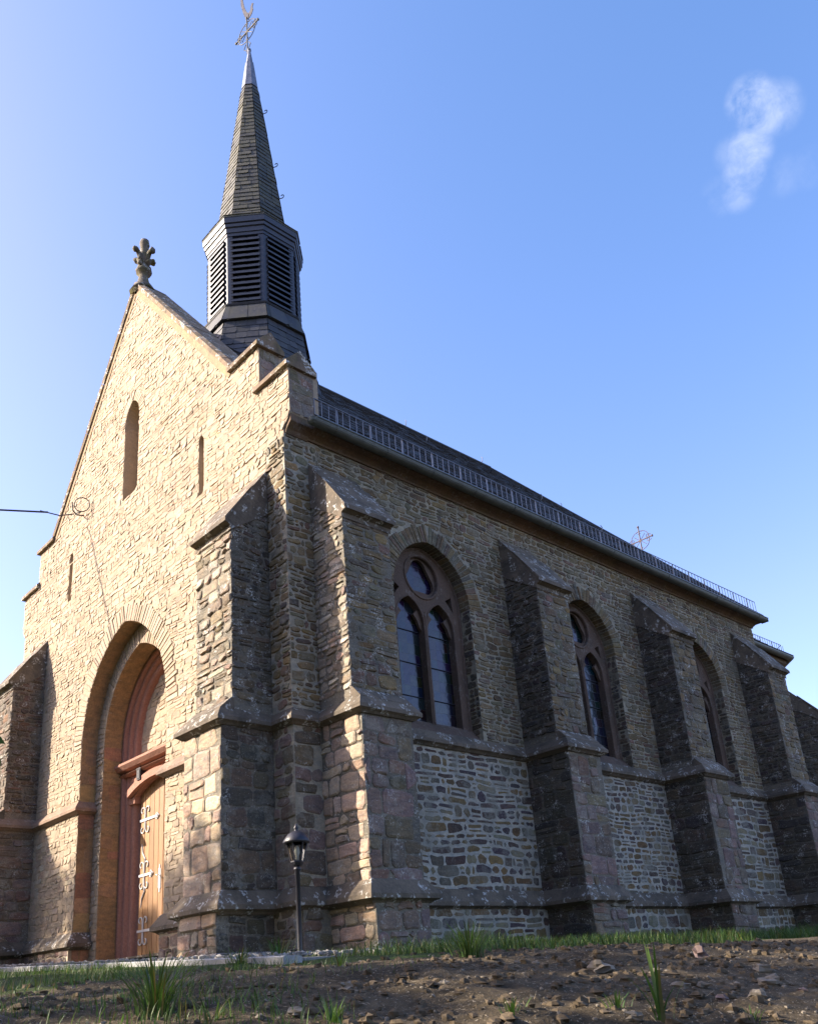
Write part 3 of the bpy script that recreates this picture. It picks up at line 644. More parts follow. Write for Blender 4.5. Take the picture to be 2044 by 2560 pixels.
# ---- buttresses
def buttress(O, A, D, wd, d_up, d_lo, d_pl, ztop, zwall, seed, sunny=False, sz=1., pal='but', fullname='buttress', zs=ZS, label=None, shade_tone=False, bright=False):
    O = Vector(O); A = Vector(A).normalized(); D = Vector(D).normalized()
    pt = lambda a, d, z: O+A*a+D*d+Z*z
    m_ = MB(); m_.col = (.17, .155, .125) if pal != 'red' else (.20, .165, .13); zt_ = ztop-.03
    sl_ = (zwall-ztop)/(d_up)
    prof = [(-.02, -.6), (d_pl, -.6), (d_pl, .10), (d_lo, .22), (d_lo, zs), (d_up, zs+.30), (d_up, zt_), (-.02, zwall-.06)]
    m_.prism([pt(0, d, z) for d, z in prof], A*wd)
    low = MB(); low.col = (.33, .31, .25); plb = MB(); plb.col = low.col
    for k, (a, U_) in enumerate(((0, -D), (wd, D))):      # two flanks; U x Z points outward
        Nn = U_.cross(Z)
        if Nn.dot(A)*(1 if k else -1) < 0: U_ = -U_
        sg = U_.dot(D)
        f = lambda l: [(d*sg, z) for d, z in l]
        o2 = O+A*a; o2.z = 0
        if shade_tone and k == 0 or sunny and k == 1:
            m_.m = low.m = plb.m = 1; fpal = fpl = 'shd' if shade_tone else 'but'; e_ = A*(-.002 if not k else .002); cc_ = (.12, .11, .088) if shade_tone else (.15, .135, .11)  # side buttress flanks: shade painted in by darker stones and mortar
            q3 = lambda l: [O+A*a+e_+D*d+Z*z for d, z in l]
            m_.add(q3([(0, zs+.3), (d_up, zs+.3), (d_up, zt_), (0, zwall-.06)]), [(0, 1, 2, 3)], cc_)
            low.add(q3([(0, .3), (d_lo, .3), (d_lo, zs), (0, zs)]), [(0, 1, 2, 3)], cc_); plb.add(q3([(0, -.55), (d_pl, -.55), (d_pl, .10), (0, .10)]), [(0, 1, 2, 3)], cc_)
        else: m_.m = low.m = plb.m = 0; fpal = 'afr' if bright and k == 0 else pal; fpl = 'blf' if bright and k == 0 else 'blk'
        p_up = f([(0, zs+.32), (d_up, zs+.32), (d_up, zt_-.1), (0, zt_+.35)])
        lay(m_, o2, U_, Z, p_up, h=(.06, .13), w=(.10, .30), gap=.018, bulge=.014, pal=fpal, seed=seed+k, warp=.02, tilt=.8)
        lay(low, o2, U_, Z, f([(0, .3), (d_lo, .3), (d_lo, zs), (0, zs)]), h=(.10, .24), w=(.14, .5), gap=.018, bulge=.016, pal=fpl, seed=seed+10+k, split=.2)
        lay(plb, o2, U_, Z, f([(0, -.5), (d_pl, -.5), (d_pl, .10), (0, .10)]), h=(.12, .24), w=(.2, .5), gap=.018, bulge=.014, pal=fpl, seed=seed+20+k)
    m_.m = low.m = plb.m = 0
    U_ = A if A.cross(Z).dot(D) > 0 else -A; o2 = O if U_ == A else O+A*wd; o2 = o2.copy(); o2.z = 0
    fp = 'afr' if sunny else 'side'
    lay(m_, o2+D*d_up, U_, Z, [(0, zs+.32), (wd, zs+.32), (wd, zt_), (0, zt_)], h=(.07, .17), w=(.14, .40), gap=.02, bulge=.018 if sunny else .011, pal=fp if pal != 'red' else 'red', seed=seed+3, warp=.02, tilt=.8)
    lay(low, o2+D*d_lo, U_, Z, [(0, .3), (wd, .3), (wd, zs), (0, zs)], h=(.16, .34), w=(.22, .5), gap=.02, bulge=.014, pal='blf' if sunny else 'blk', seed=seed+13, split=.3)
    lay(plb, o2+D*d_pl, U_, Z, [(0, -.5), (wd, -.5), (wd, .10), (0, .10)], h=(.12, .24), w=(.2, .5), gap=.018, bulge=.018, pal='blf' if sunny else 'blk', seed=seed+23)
    ob = m_.build(fullname, [M_BUT, M_SHADE if shade_tone else M_BUT], church)
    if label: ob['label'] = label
    lo = low.build('lower_blocks', [M_BUTL, M_SHADE if shade_tone else M_BUTL], ob); plb.build('plinth_blocks', [M_BUTL, M_SHADE if shade_tone else M_BUTL], ob)
    c = MB(); e = .03
    pc = [(-.01, zwall), (d_up+.10, ztop+.03-.10*sl_*.6), (d_up+.10, ztop-.10), (d_up+.02, ztop-.13), (d_up+.02, ztop-.20), (-.01, ztop-.20+d_up*.7)]
    c.prism([pt(-.022, d, z) for d, z in pc], A*(wd+.044))
    # lip: the lower slab is a little wider
    zz = lambda d: zwall-(d+.01)*((zwall-(ztop+.03-.10*sl_*.6))/(d_up+.11))
    pl = [(d_up*.40, zz(d_up*.40)+.03), (d_up+.11, zz(d_up+.11)+.03), (d_up+.11, ztop-.105), (d_up*.55, zz(d_up*.4)-.10)]
    c.prism([pt(-.045, d, z) for d, z in pl], A*(wd+.09))
    c.build('weathering_cap', M_TRIM, ob)
    c = MB(); pw = [(d_up-.02, zs+.36), (d_up+.03, zs+.34), (d_lo+.02, zs+.20), (d_lo+.02, zs+.10), (d_up-.02, zs+.10)]
    c.prism([pt(-.018, d, z) for d, z in pw], A*(wd+.036)); c.build('weathering_slope', M_TRIM, ob)
    return ob
BA = dict(wd=.818, d_up=.576, d_lo=.735, d_pl=.80, ztop=4.98, zwall=5.89)
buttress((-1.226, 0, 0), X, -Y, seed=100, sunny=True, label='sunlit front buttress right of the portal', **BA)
buttress((-8.592, 0, 0), X, -Y, seed=140, pal='red', **BA)
for i, (a, b_) in enumerate(BU):
    buttress((0, a, 0), Y, X, wd=b_-a, d_up=.62, d_lo=.765, d_pl=.81, ztop=5.0, zwall=5.94, seed=200+40*i, shade_tone=i > 0, bright=i == 0)
# string course and plinth moulding round walls and buttresses
lo, lf = .765, .735
def bpath(side_from=0):
    p = [(-3.05, .28), (-3.05, 0), (-1.226, 0), (-1.226, -lf), (-.408, -lf), (-.408, 0), (0, 0)]
    for a, b_ in BU: p += [(0, a), (lo, a), (lo, b_), (0, b_)]
    return p+[(0, 13.0), (-.8, 13.0), (-.8, 16.0)]
pleft = [(-9, 0), (-8.592, 0), (-8.592, -lf), (-7.774, -lf), (-7.774, 0), (-5.95, 0), (-5.95, .28)]
pr_s = [(-.01, 2.42), (.03, 2.38), (.10, 2.28), (.10, 2.235), (.06, 2.215), (.03, 2.19), (-.01, 2.19)]
pr_p = [(-.01, .34), (.03, .31), (.13, .16), (.13, .11), (.07, .085), (.04, .06), (-.01, .06)]
# the sweep's outward side is to the right of travel: walk the plan clockwise seen from above
b = MB(); b.sweep(bpath()[2:], pr_s); b.build('string_course', M_TRIM, church)
b = MB(); b.sweep(bpath()[:3], pr_s); b.build('portal_string', M_TRIMC, church); b = MB(); b.sweep(pleft, pr_s); b.build('portal_string', M_TRIMC, church)
b = MB(); b.sweep(bpath(), pr_p); b.sweep(pleft, pr_p); b.build('plinth_moulding', M_TRIM, church)
# perforated drip strip round the foot of the corner buttress
b = MB(); b.sweep([(-2.2, -.07), (-1.28, -.07), (-1.28, -.83), (-.35, -.83), (-.35, -.1), (0.1, -.1)], [(0, -.47), (0, -.33)], caps=False); b.build('drainage_strip', M_PERF, church)

# ---- cornice, gutter, snow guard
b = MB(); pr_c = [(-.01, 6.26), (.03, 6.26), (.035, 6.29), (.06, 6.31), (.09, 6.345), (.15, 6.37), (.19, 6.375), (.19, 6.44), (-.01, 6.44)]
b.sweep([(0, .38), (0, 13.0), (-.8, 13.0)], pr_c); b.sweep([(0, .02), (0, .38)], [(-.01, 6.24), (.02, 6.24), (.05, 6.30), (.14, 6.38), (.14, 6.5), (-.01, 6.5)]); b.build('cornice', M_CORN, church)
def halfround(x, z, r, y0, y1):
    m_ = MB(); prof = [(x+r*cos(-pi*k/10), z+r*sin(-pi*k/10)) for k in range(11)]; inn = [(x+(r-.006)*cos(-pi*k/10), z+(r-.006)*sin(-pi*k/10)) for k in range(10, -1, -1)]
    m_.prism([(a, y0, c_) for a, c_ in prof+inn], (0, y1-y0, 0))
    k = y0+.35
    while k < y1: m_.prism([(x+(r+.006)*cos(-pi*j/10), k, z+(r+.006)*sin(-pi*j/10)) for j in range(11)], (0, .022, 0)); k += .93
    m_.tube([(x+r, y0, z), (x+r, y1, z)], .012, 6)
    return m_
g = halfround(.275, 6.42, .085, .30, 13.15)
g.lathe([(.003, -.085), (.045, -.073), (.072, -.045), (.085, 0)], (.275, .30, 6.42), 16); g.box((.19, 13.15, 6.34), (.36, 13.155, 6.42))
g.build('gutter', M_ZINC, church, smooth=False)
g = MB()
def guard(m_, x, y0, y1, z0, z1, step=.125):
    n = int((y1-y0)/step); rd = lambda a, b_, r: m_.tube([a, b_], r, 5)
    for z in (z0, z1): rd((x, y0, z), (x, y1, z), .009)
    for i in range(n+1):
        y = y0+i*(y1-y0)/n
        rd((x, y, z0), (x, y, z1), .006)
        if i % 5 == 3: m_.box((x-.03, y+.03, z0-.06), (x-.012, y+.048, z1)); 
guard(g, .16, .42, 13.1, 6.62, 6.88); g.build('snow_guard', M_RAIL, church)
# ---- nave roof, hipped at the far end, with slates in courses
def slates(mb, A, B, Cc, Dd, rows, wid, seed, lift=.012, pal=((.026, .026, .032), (.036, .036, .043), (.020, .020, .025)), curve=True):
    """A,B lower edge; Dd,Cc upper edge"""
    R = random.Random(seed); A, B, Cc, Dd = map(Vector, (A, B, Cc, Dd)); nrm = (B-A).cross(Dd-A).normalized()
    for r in range(rows):
        t0, t1 = r/rows, min(1, (r+1.35)/rows); La, Lb = A.lerp(Dd, t0), B.lerp(Cc, t0); Ua, Ub = A.lerp(Dd, t1), B.lerp(Cc, t1)
        n = max(1, int((Lb-La).length/wid+.5)); offs = R.random()*.5
        cuts = sorted({0., 1.}|{min(1, max(0, (k+offs+R.uniform(-.12, .12))/n)) for k in range(n)})
        for a, b_ in zip(cuts, cuts[1:]):
            if b_-a < .02/max(.05, (Lb-La).length): continue
            l1 = lift*R.uniform(.7, 1.5); p0, p1, p2, p3 = La.lerp(Lb, a), La.lerp(Lb, b_), Ua.lerp(Ub, b_), Ua.lerp(Ub, a); p0 = p0.copy(); up_ = (p3-p0)
            gg = (p1-p0)*.015; q = [p0+gg+nrm*l1, p0.lerp(p1, .8)+nrm*l1, p1-gg+nrm*l1+up_*.12, p2-gg+nrm*.001, p3+gg+nrm*.001]
            if R.random() < .5: q = [p0+gg+nrm*l1, p1-gg+nrm*l1, p2-gg+nrm*.001, p3+gg+nrm*.001]
            k = R.uniform(.75, 1.3); c = R.choice(pal); col = tuple(x*k for x in c); n_ = len(q)
            lo_ = [v-nrm*(l1+.004) for v in q[:-2]]
            mb.add(q+lo_, [tuple(range(n_))]+[(i, i+1, n_+i+1, n_+i) for i in range(n_-3)], col)
RZ, RY = 11.72, 10.0
b = MB(); b.col = (.03, .03, .036); b.m = 0
ev, kn = (.24, 6.52), (-.28, 7.06); evy, kny = 13.2, 12.75
def roofpt(): pass
core = [[(ev[0], .5, ev[1]-.02), (ev[0], evy, ev[1]-.02), (kn[0], kny, kn[1]-.02), (kn[0], .5, kn[1]-.02)], [(kn[0], .5, kn[1]-.02), (kn[0], kny, kn[1]-.02), (-4.5, RY, RZ-.02), (-4.5, .5, RZ-.02)],
        [(-9.24, evy, 6.5), (-9.24, .5, 6.5), (-8.72, .5, 7.04), (-8.72, kny, 7.04)], [(-8.72, kny, 7.04), (-8.72, .5, 7.04), (-4.5, .5, RZ-.02), (-4.5, RY, RZ-.02)],
        [(.24, evy, 6.5), (-9.24, evy, 6.5), (-8.72, kny, 7.04), (-.28, kny, 7.04)]]
for q in core: b.add(q, [(0, 1, 2, 3)])
b.add([(-.28, kny, 7.04), (-8.72, kny, 7.04), (-4.5, RY, RZ-.02)], [(0, 1, 2)])
b.box((.0, .5, 6.43), (.22, 13.2, 6.5))
slates(b, (ev[0], .5, ev[1]), (ev[0], evy, ev[1]), (kn[0], kny, kn[1]), (kn[0], .5, kn[1]), 5, .22, 1)
slates(b, (kn[0], .42, kn[1]), (kn[0], kny, kn[1]), (-4.5, RY, RZ), (-4.5, .42, RZ), 38, .22, 2)
b.tube([(-4.5, .5, RZ), (-4.5, RY, RZ)], .045, 6); b.tube([(-4.5, RY, RZ), (-.28, kny, 7.06), (.24, evy, 6.52)], .03, 5)
roof = b.build('roof', M_SLATE, church)
for (px_, py_, pz_) in ((-4.46, 4.2, RZ), (-4.46, 6.9, RZ), (-4.46, 9.6, RZ), (-3.2, 6.2, 10.3), (-2.6, 9.3, 9.6), (-1.0, 9.0, 7.95), (-3.3, 11.1, 10.3)):
    h = MB(); h.tube([(px_, py_, pz_-.02), (px_+.05, py_, pz_+.02), (px_+.07, py_, pz_+.09), (px_+.04, py_, pz_+.15)], .009, 5); h.build('roof_hook', M_RAIL, roof)
# ---- choir and apse behind the nave
ch = MB(); ch.col = (.25, .23, .18); cp_ = [(-.8, 13.0), (-.8, 16.0), (-2.9, 18.3), (-6.1, 18.3), (-8.2, 16.0), (-8.2, 13.0)]
ch.prism([(x, y, -.6) for x, y in cp_], (0, 0, 6.75)); lay(ch, (-.8, 0, 0), Y, Z, [(13.0, -.4), (16.0, -.4), (16.0, 6.0), (13.0, 6.0)], pal='side', seed=300, gap=.02, bulge=.014)
lay(ch, (0, 13.0, 0), -X, Z, [(0, 0), (.8, 0), (.8, 6.1), (0, 6.1)], pal='side', seed=301)
dv = Vector((-2.1, 2.3, 0)).normalized(); lay(ch, (-.8, 16.0, 0), dv, Z, [(0, -.4), (3.1, -.4), (3.1, 6.0), (0, 6.0)], pal='side', seed=302, gap=.02, bulge=.014)
ch.build('choir_wall', M_SIDE, church)
b = MB(); b.col = (.035, .035, .042); top = (-4.5, 15.6, 10.2); t0 = (-4.5, 13, 10.2)
e2 = [(-.45, 12.6, 6.3), (-.45, 16.15, 6.3), (-2.75, 18.65, 6.3), (-6.25, 18.65, 6.3), (-8.55, 16.15, 6.3), (-8.55, 12.6, 6.3)]
b.add(e2+[top, t0], [(0, 1, 6, 7), (1, 2, 6), (2, 3, 6), (3, 4, 6), (4, 5, 7, 6)]); b.add(e2, [(5, 4, 3, 2, 1, 0)])
slates(b, e2[0], e2[1], top, t0, 30, .24, 9); b.build('choir_roof', M_SLATE, church)
b = MB(); b.sweep([(-.8, 13), (-.8, 16.0), (-2.9, 18.3)], [(-.01, 5.9), (.03, 5.9), (.1, 6.1), (.18, 6.16), (.18, 6.28), (-.01, 6.28)]); b.build('choir_cornice', M_CORN, church)
b = MB(); r_ = .09; b.sweep([(-.8, 13.05), (-.8, 16.0), (-2.9, 18.3)], [(.28+r_*cos(-pi*k/8), 6.33+r_*sin(-pi*k/8)) for k in range(9)]+[(.19, 6.36), (.37, 6.36)]); b.build('choir_gutter', M_ZINC, church)
g = MB(); guard(g, -.62, 13.2, 15.95, 6.42, 6.66)
for k in range(28):
    t = k/27; p = Vector((-.62, 16.05, 0)).lerp(Vector((-2.7, 18.35, 0)), t); g.tube([(p.x, p.y, 6.42), (p.x, p.y, 6.66)], .006, 4)
for z in (6.42, 6.66): g.tube([(-.62, 15.95, z), (-2.7, 18.35, z)], .009, 4)
g.build('choir_snow_guard', M_RAIL, church)
buttress((-.8+.10, 15.75, 0), Vector((-.34, .94, 0)), Vector((.94, .34, 0)), wd=.7, d_up=.60, d_lo=.72, d_pl=.78, ztop=4.75, zwall=5.5, seed=420, shade_tone=True)
# apse cross
def iron_cross(mb, c, h, a, ax, r=.018):
    c = Vector(c); ax = Vector(ax).normalized(); P_ = lambda u, v: c+ax*u+Z*v
    mb.tube([P_(0, 0), P_(0, h)], r, 6); m0 = h*.62
    mb.tube([P_(-a, m0), P_(a, m0)], r, 6)
    for s in (-1, 1):
        for t in (-1, 1):
            mb.tube([P_(s*(.04+.26*a/.4*sin(k/8*pi/2)), m0+t*(.04+.26*a/.4*cos(k/8*pi/2))) for k in range(9)], r*.55, 5)
            for (u0, v0) in ((.62*a, .12*a), (.12*a, .62*a), (.8*a, .1*a)):
                mb.tube([P_(s*(u0+.10*a*cos(k*.6)), m0+t*(v0+.10*a*sin(k*.6)+.05*a)) for k in range(9)], r*.5, 5)
            mb.tube([P_(s*(.05*a+.4*a*k/6), m0+t*(.05*a+.4*a*k/6)) for k in range(7)], r*.5, 5)
        mb.blob(P_(s*a, m0), r*2, 6, 4); mb.tube([P_(s*.03, .1*h), P_(s*.12*a/.4, .2*h), P_(s*.05, .3*h)], r*.6, 5)
    mb.blob(P_(0, h), r*2, 6, 4)
b = MB(); iron_cross(b, (-4.5, 17.0, 10.9), 1.25, .42, (1, 0, 0), .020); b.build('apse_cross', plain('pinkish_iron', (.07, .05, .055), .7, 0, .3, 20), church)
b = MB(); b.tube([(-4.5, 15.6, 10.1), (-4.5, 17.0, 10.95)], .03, 6); b.build('cross_stay', M_IRON, church)

# ---- bell turret
TX, TY = -4.42, 2.63
tur = MB(); tur.col = (.04, .042, .05)
def oc(R_, z, k): a = radians(22.5+45*k); return Vector((TX+R_*cos(a), TY+R_*sin(a), z))
def octslates(mb, R0, z0, R1, z1, rows, wid, seed, **kw):
    for k in range(8): slates(mb, oc(R0, z0, k), oc(R0, z0, k+1), oc(R1, z1, k+1), oc(R1, z1, k), rows, wid, seed+k, **kw)
def octcore(mb, prof, col=None): mb.lathe([(r, z) for r, z in prof], (TX, TY, 0), 8, radians(22.5), col)
octcore(tur, [(1.6, 9.6), (1.36, 10.6), (1.2, 11.05), (1.12, 11.5), (1.10, 11.68), (1.02, 11.72), (.98, 12.2)])
octslates(tur, 1.62, 9.6, 1.38, 10.6, 6, .24, 400); octslates(tur, 1.38, 10.6, 1.22, 11.05, 3, .24, 410); octslates(tur, 1.22, 11.05, 1.13, 11.68, 4, .24, 420)
tur_o = tur.build('bell_turret', M_SLATE, church)
b = MB(); b.col = (.06, .062, .06)
octcore(b, [(1.17, 11.70), (1.15, 11.74), (1.03, 12.14), (1.0, 12.14)]); octslates(b, 1.18, 11.70, 1.045, 12.14, 1, .4, 430); b.build('turret_skirt', M_MOSS, tur_o)
b = MB(); octcore(b, [(.95, 12.12), (1.06, 12.13), (1.07, 12.17), (.99, 12.20), (.95, 12.20)]); octcore(b, [(.90, 12.2), (.90, 14.1)], None)
b.build('turret_core', M_DARK, tur_o)
b = MB()
for k in range(8):
    a = oc(.985, 12.2, k); n_ = Vector((a.x-TX, a.y-TY, 0)).normalized()
    for nb in (-1, 1):
        e = (oc(.985, 12.2, k+nb)-a).normalized(); inw = Vector((TX-a.x, TY-a.y, 0)).normalized()
        fn = e.cross(Z)*(-nb); fn = -fn if fn.dot(n_) < 0 else fn
        b.prism([a, a+e*.11, a+e*.11-fn*.06, a+inw*.065], (0, 0, 1.88))
octcore(b, [(.90, 12.19), (1.0, 12.19), (1.0, 12.26), (.90, 12.26)]); octcore(b, [(.90, 13.98), (1.0, 13.98), (1.0, 14.12), (.90, 14.12)])
octcore(b, [(.95, 14.06), (1.02, 14.06), (1.03, 14.16), (.95, 14.18)]); octcore(b, [(.95, 14.14), (1.06, 14.18), (1.07, 14.24), (.95, 14.26)]); octcore(b, [(.95, 14.22), (1.09, 14.27), (1.10, 14.40), (.95, 14.42)])
b.build('turret_frame', M_PAINT, tur_o)
for k in range(8):
    b = MB(); A_, B_ = oc(.985, 0, k), oc(.985, 0, k+1); e = (B_-A_).normalized(); fn = Vector(((A_+B_).x/2-TX, (A_+B_).y/2-TY, 0)).normalized(); L_ = (B_-A_).length
    for i in range(12):
        z = 12.30+i*.142; p = A_+e*.075; q = [p+fn*.045+Z*z, p+fn*.045+Z*(z+.018), p-fn*.075+Z*(z+.11), p-fn*.075+Z*(z+.092)]
        b.prism(q, e*(L_-.15)); b.prism([p+fn*.045+Z*(z-.045), p+fn*.045+Z*(z+.018), p+fn*.033+Z*(z+.018), p+fn*.033+Z*(z-.045)], e*(L_-.15))
    b.build('louver', M_PAINT, tur_o)
b = MB(); b.col = (.07, .07, .06)
mp = ((.038, .036, .029), (.054, .049, .032), (.028, .027, .024), (.045, .042, .035))
octcore(b, [(1.02, 14.40), (1.11, 14.40), (1.10, 14.45), (.80, 14.72), (.75, 14.95), (.20, 19.3), (.05, 19.3)])
octslates(b, 1.115, 14.44, .81, 14.73, 2, .3, 500, pal=mp); octslates(b, .81, 14.72, .755, 14.95, 2, .26, 520, pal=mp); octslates(b, .765, 14.93, .205, 19.3, 34, .24, 540, pal=mp, lift=.016)
b.build('spire', M_MOSS, tur_o)
b = MB(); b.lathe([(.205, 19.35), (.145, 19.9), (.105, 20.25), (.09, 20.26), (.035, 20.7), (.05, 20.72), (.045, 20.76), (.02, 20.8)], (TX, TY, 0), 8, radians(22.5)); b.build('spire_cap', M_LEAD, tur_o)
for az, z in ((radians(22.5), 18.4), (radians(22.5), 16.6), (radians(22.5), 15.6)):
    r0 = .765-(z-14.93)*.56/4.37; h = MB(); P_ = lambda r, zz: Vector((TX+r*cos(az), TY+r*sin(az), zz))
    h.tube([P_(r0-.02, z), P_(r0+.07, z-.02)]+[P_(r0+.09+.045*sin(k*.55), z+.02-.045*cos(k*.55)) for k in range(8)], .010, 5); h.build('roof_hook', M_IRON, tur_o)
b = MB(); iron_cross(b, (TX-.08, TY, 20.7), 1.25, .42, (1, .1, 0), .017); b.build('spire_cross', M_GILT, tur_o)
# weathercock, a flat sheet-iron bird
ck = [(-.05, 0), (.03, -.05), (.12, .0), (.17, .10), (.15, .22), (.19, .30), (.13, .36), (.09, .30), (.06, .16), (0, .14), (-.08, .26), (-.16, .52), (-.22, .85), (-.20, 1.1), (-.30, 1.0), (-.29, .70), (-.22, .40), (-.15, .15)]
b = MB(); c0 = Vector((TX-.0, TY, 21.92)); ax = Vector((1, .1, 0)).normalized(); b.prism([c0+ax*u+Z*v for u, v in ck], (0, .012, 0)); b.tube([c0+Z*-.1, c0+Z*.1], .012, 5); b.build('weathercock', plain('purple_sheet_iron', (.022, .018, .032), .8, .0, .2), tur_o)

# ================================================================= OVERHEAD CABLE
cd = Vector((-.55, -1, .02)); a0 = Vector((-6.62, -.6, 7.94)); pts = []
for i in range(40):
    t = i/39*30; sag = -.0035*t*(30-t)*.22; pts.append(a0+cd*t+Z*(sag+.0*t))
b = MB(); b.tube(pts, .018, 5); tag(b.build('overhead_cable', M_CABLE), 'black overhead cable running from the wall hook on the gable', 'cable')

# ================================================================= GROUND
def fpd(x, y):
    dx = max(0, x-.0, -9-x); dy = max(0, -y, y-18); return sqrt(dx*dx+dy*dy)
PROF = [(0, -.43), (1.2, -.45), (2.6, -.53), (3.6, -.60), (4.7, -.68), (5.6, -.80), (6.4, -.93), (7.2, -1.25), (8.2, -1.75), (9.4, -2.2), (12, -2.5), (30, -3.2), (400, -6)]
def gh(x, y):
    d = fpd(x, y)
    for (a, za), (b_, zb) in zip(PROF, PROF[1:]):
        if d <= b_: h_ = za+(zb-za)*(d-a)/(b_-a); break
    else: h_ = -6
    k = min(1, max(0, (d-1.6)/1.2)); soilk = min(1, max(0, (d-3.2)/1.0))
    h_ += .04*min(8, max(0, 1-x))*min(1, max(.25, 1-(d-3)/6))*(1 if y < 1 else 0)
    v = Vector((x, y, 0))
    h_ += k*.035*noise.noise(v*.8)+.012*k*noise.noise(v*3.1)+soilk*(.035*noise.noise(v*2.3+Vector((5, 0, 0)))+.028*abs(noise.noise(v*5.7))+.016*noise.noise(v*13)+.007*noise.noise(v*31))
    return h_
def axis(lo, hi, f0, f1, fine, coarse):
    r = []; x = lo
    while x < hi:
        r.append(x); d = max(f0-x, x-f1, 0); x += fine+min(coarse, d*.25)
    return r+[hi]
xs = axis(-400, 400, -1, 8, .045, 60); ys = axis(-400, 400, -6, 0, .045, 60)
def grassk(x, y):
    d = fpd(x, y); e = noise.noise(Vector((x*.7, y*.7, 3)))*.7
    if y > -1.2 or x > 2.2: return 1. if d < 3.5+e else 0.
    return .9 if d < 3.4+e*1.5 else max(.15, min(.75, .75-(x-4.4)*.9+e))
vs = []; cs = []
for y in ys:
    for x in xs: vs.append((x, y, gh(x, y))); cs.append(grassk(x, y))
fs = []; nx = len(xs)
for j in range(len(ys)-1):
    for i in range(nx-1): a = j*nx+i; fs.append((a, a+1, a+nx+1, a+nx))
me = bpy.data.meshes.new('ground'); me.from_pydata(vs, [], fs); me.materials.append(M_SOIL); me.polygons.foreach_set('use_smooth', [True]*len(fs))
at = me.color_attributes.new('grass', 'FLOAT_COLOR', 'POINT'); at.data.foreach_set('color', [q for c in cs for q in (c, c, c, 1)])
g = bpy.data.objects.new('ground', me); C.objects.link(g); tag(g, 'dark soil bank with grass in front of the church', 'ground', None, 'structure')
# kerb strip of the forecourt
b = MB()
b.prism([(2.2, -1.62, -.8), (2.2, -1.62, -.50), (2.2, -1.66, -.49), (2.2, -1.78, -.49), (2.2, -1.80, -.50), (2.2, -1.80, -.8)], (-9.06, 0, .385)); b.prism([(-6.86, -1.62, -.5), (-6.86, -1.62, -.105), (-6.86, -1.80, -.105), (-6.86, -1.80, -.5)], (-4, 0, .05)); tag(b.build('kerb', M_KERB), 'pale concrete kerb strip before the church door', 'kerb', None, 'structure')
b = MB(); b.prism([(2.1, -1.62, -.515), (-6.9, -1.62, -.135), (-6.9, .3, -.135), (.9, .0, -.45), (1.6, -.6, -.48)], (0, 0, -.3)); b.add([(-5.95, 0, -.14), (-3.05, 0, -.20), (-3.05, .6, -.20), (-5.95, .6, -.14)], [(0, 1, 2, 3)])
tag(b.build('forecourt', M_GRAVEL), None, None, None, 'structure')
# gravel against the plinth
R = random.Random(77); b = MB()
for i in range(1500):
    x = R.uniform(-6.2, 1.8); y = -R.random()**.8*1.55-.02; z = -.445-.0425*(x-1.)+R.uniform(0, .02)
    if -1.3 < x < -.33 and y > -.85 or -8.6 < x < -7.7 and y > -.85: continue
    b.blob((x, y, z), R.uniform(.012, .04), 5, 3, .5, i, sq=(1, 1, .7))
tag(b.build('gravel', M_GRAVEL), 'loose grey gravel between the kerb and the wall foot', 'gravel', None, 'stuff')
# small pebbles and clods in the soil
b = MB(); b2 = MB()
def onray(px, py, d): return Vector((8.1231, -6.0275, -0.7408))+wray(px, py)*d
def vis_xy():
    d = R.uniform(2.2, 7.5); p = onray(R.uniform(-200, 2250), 2480, d); return p.x, p.y
for i in range(1500):
    x, y = vis_xy(); 
    if fpd(x, y) < 3.3: continue
    b.blob((x, y, gh(x, y)+.002), R.uniform(.003, .014), 5, 3, .6, i, sq=(1.1, 1, .7))
tag(b.build('pebbles', M_ROCK), 'small pebbles and crumbs scattered in the soil', 'pebbles', None, 'stuff')
for i in range(2200):
    x, y = vis_xy()
    if fpd(x, y) < 3.2 or (x+.6*y < 2.6 and R.random() < .65): continue
    b2.blob((x, y, gh(x, y)), R.uniform(.01, .035), 6, 4, .7, i, sq=(1.1, 1, .7))
tag(b2.build('soil_clods', plain('clod_soil', (.095, .073, .048), .95, 0, .4, 25, .1, .6)), 'loose clods of dug soil on the bank', 'soil', None, 'stuff')
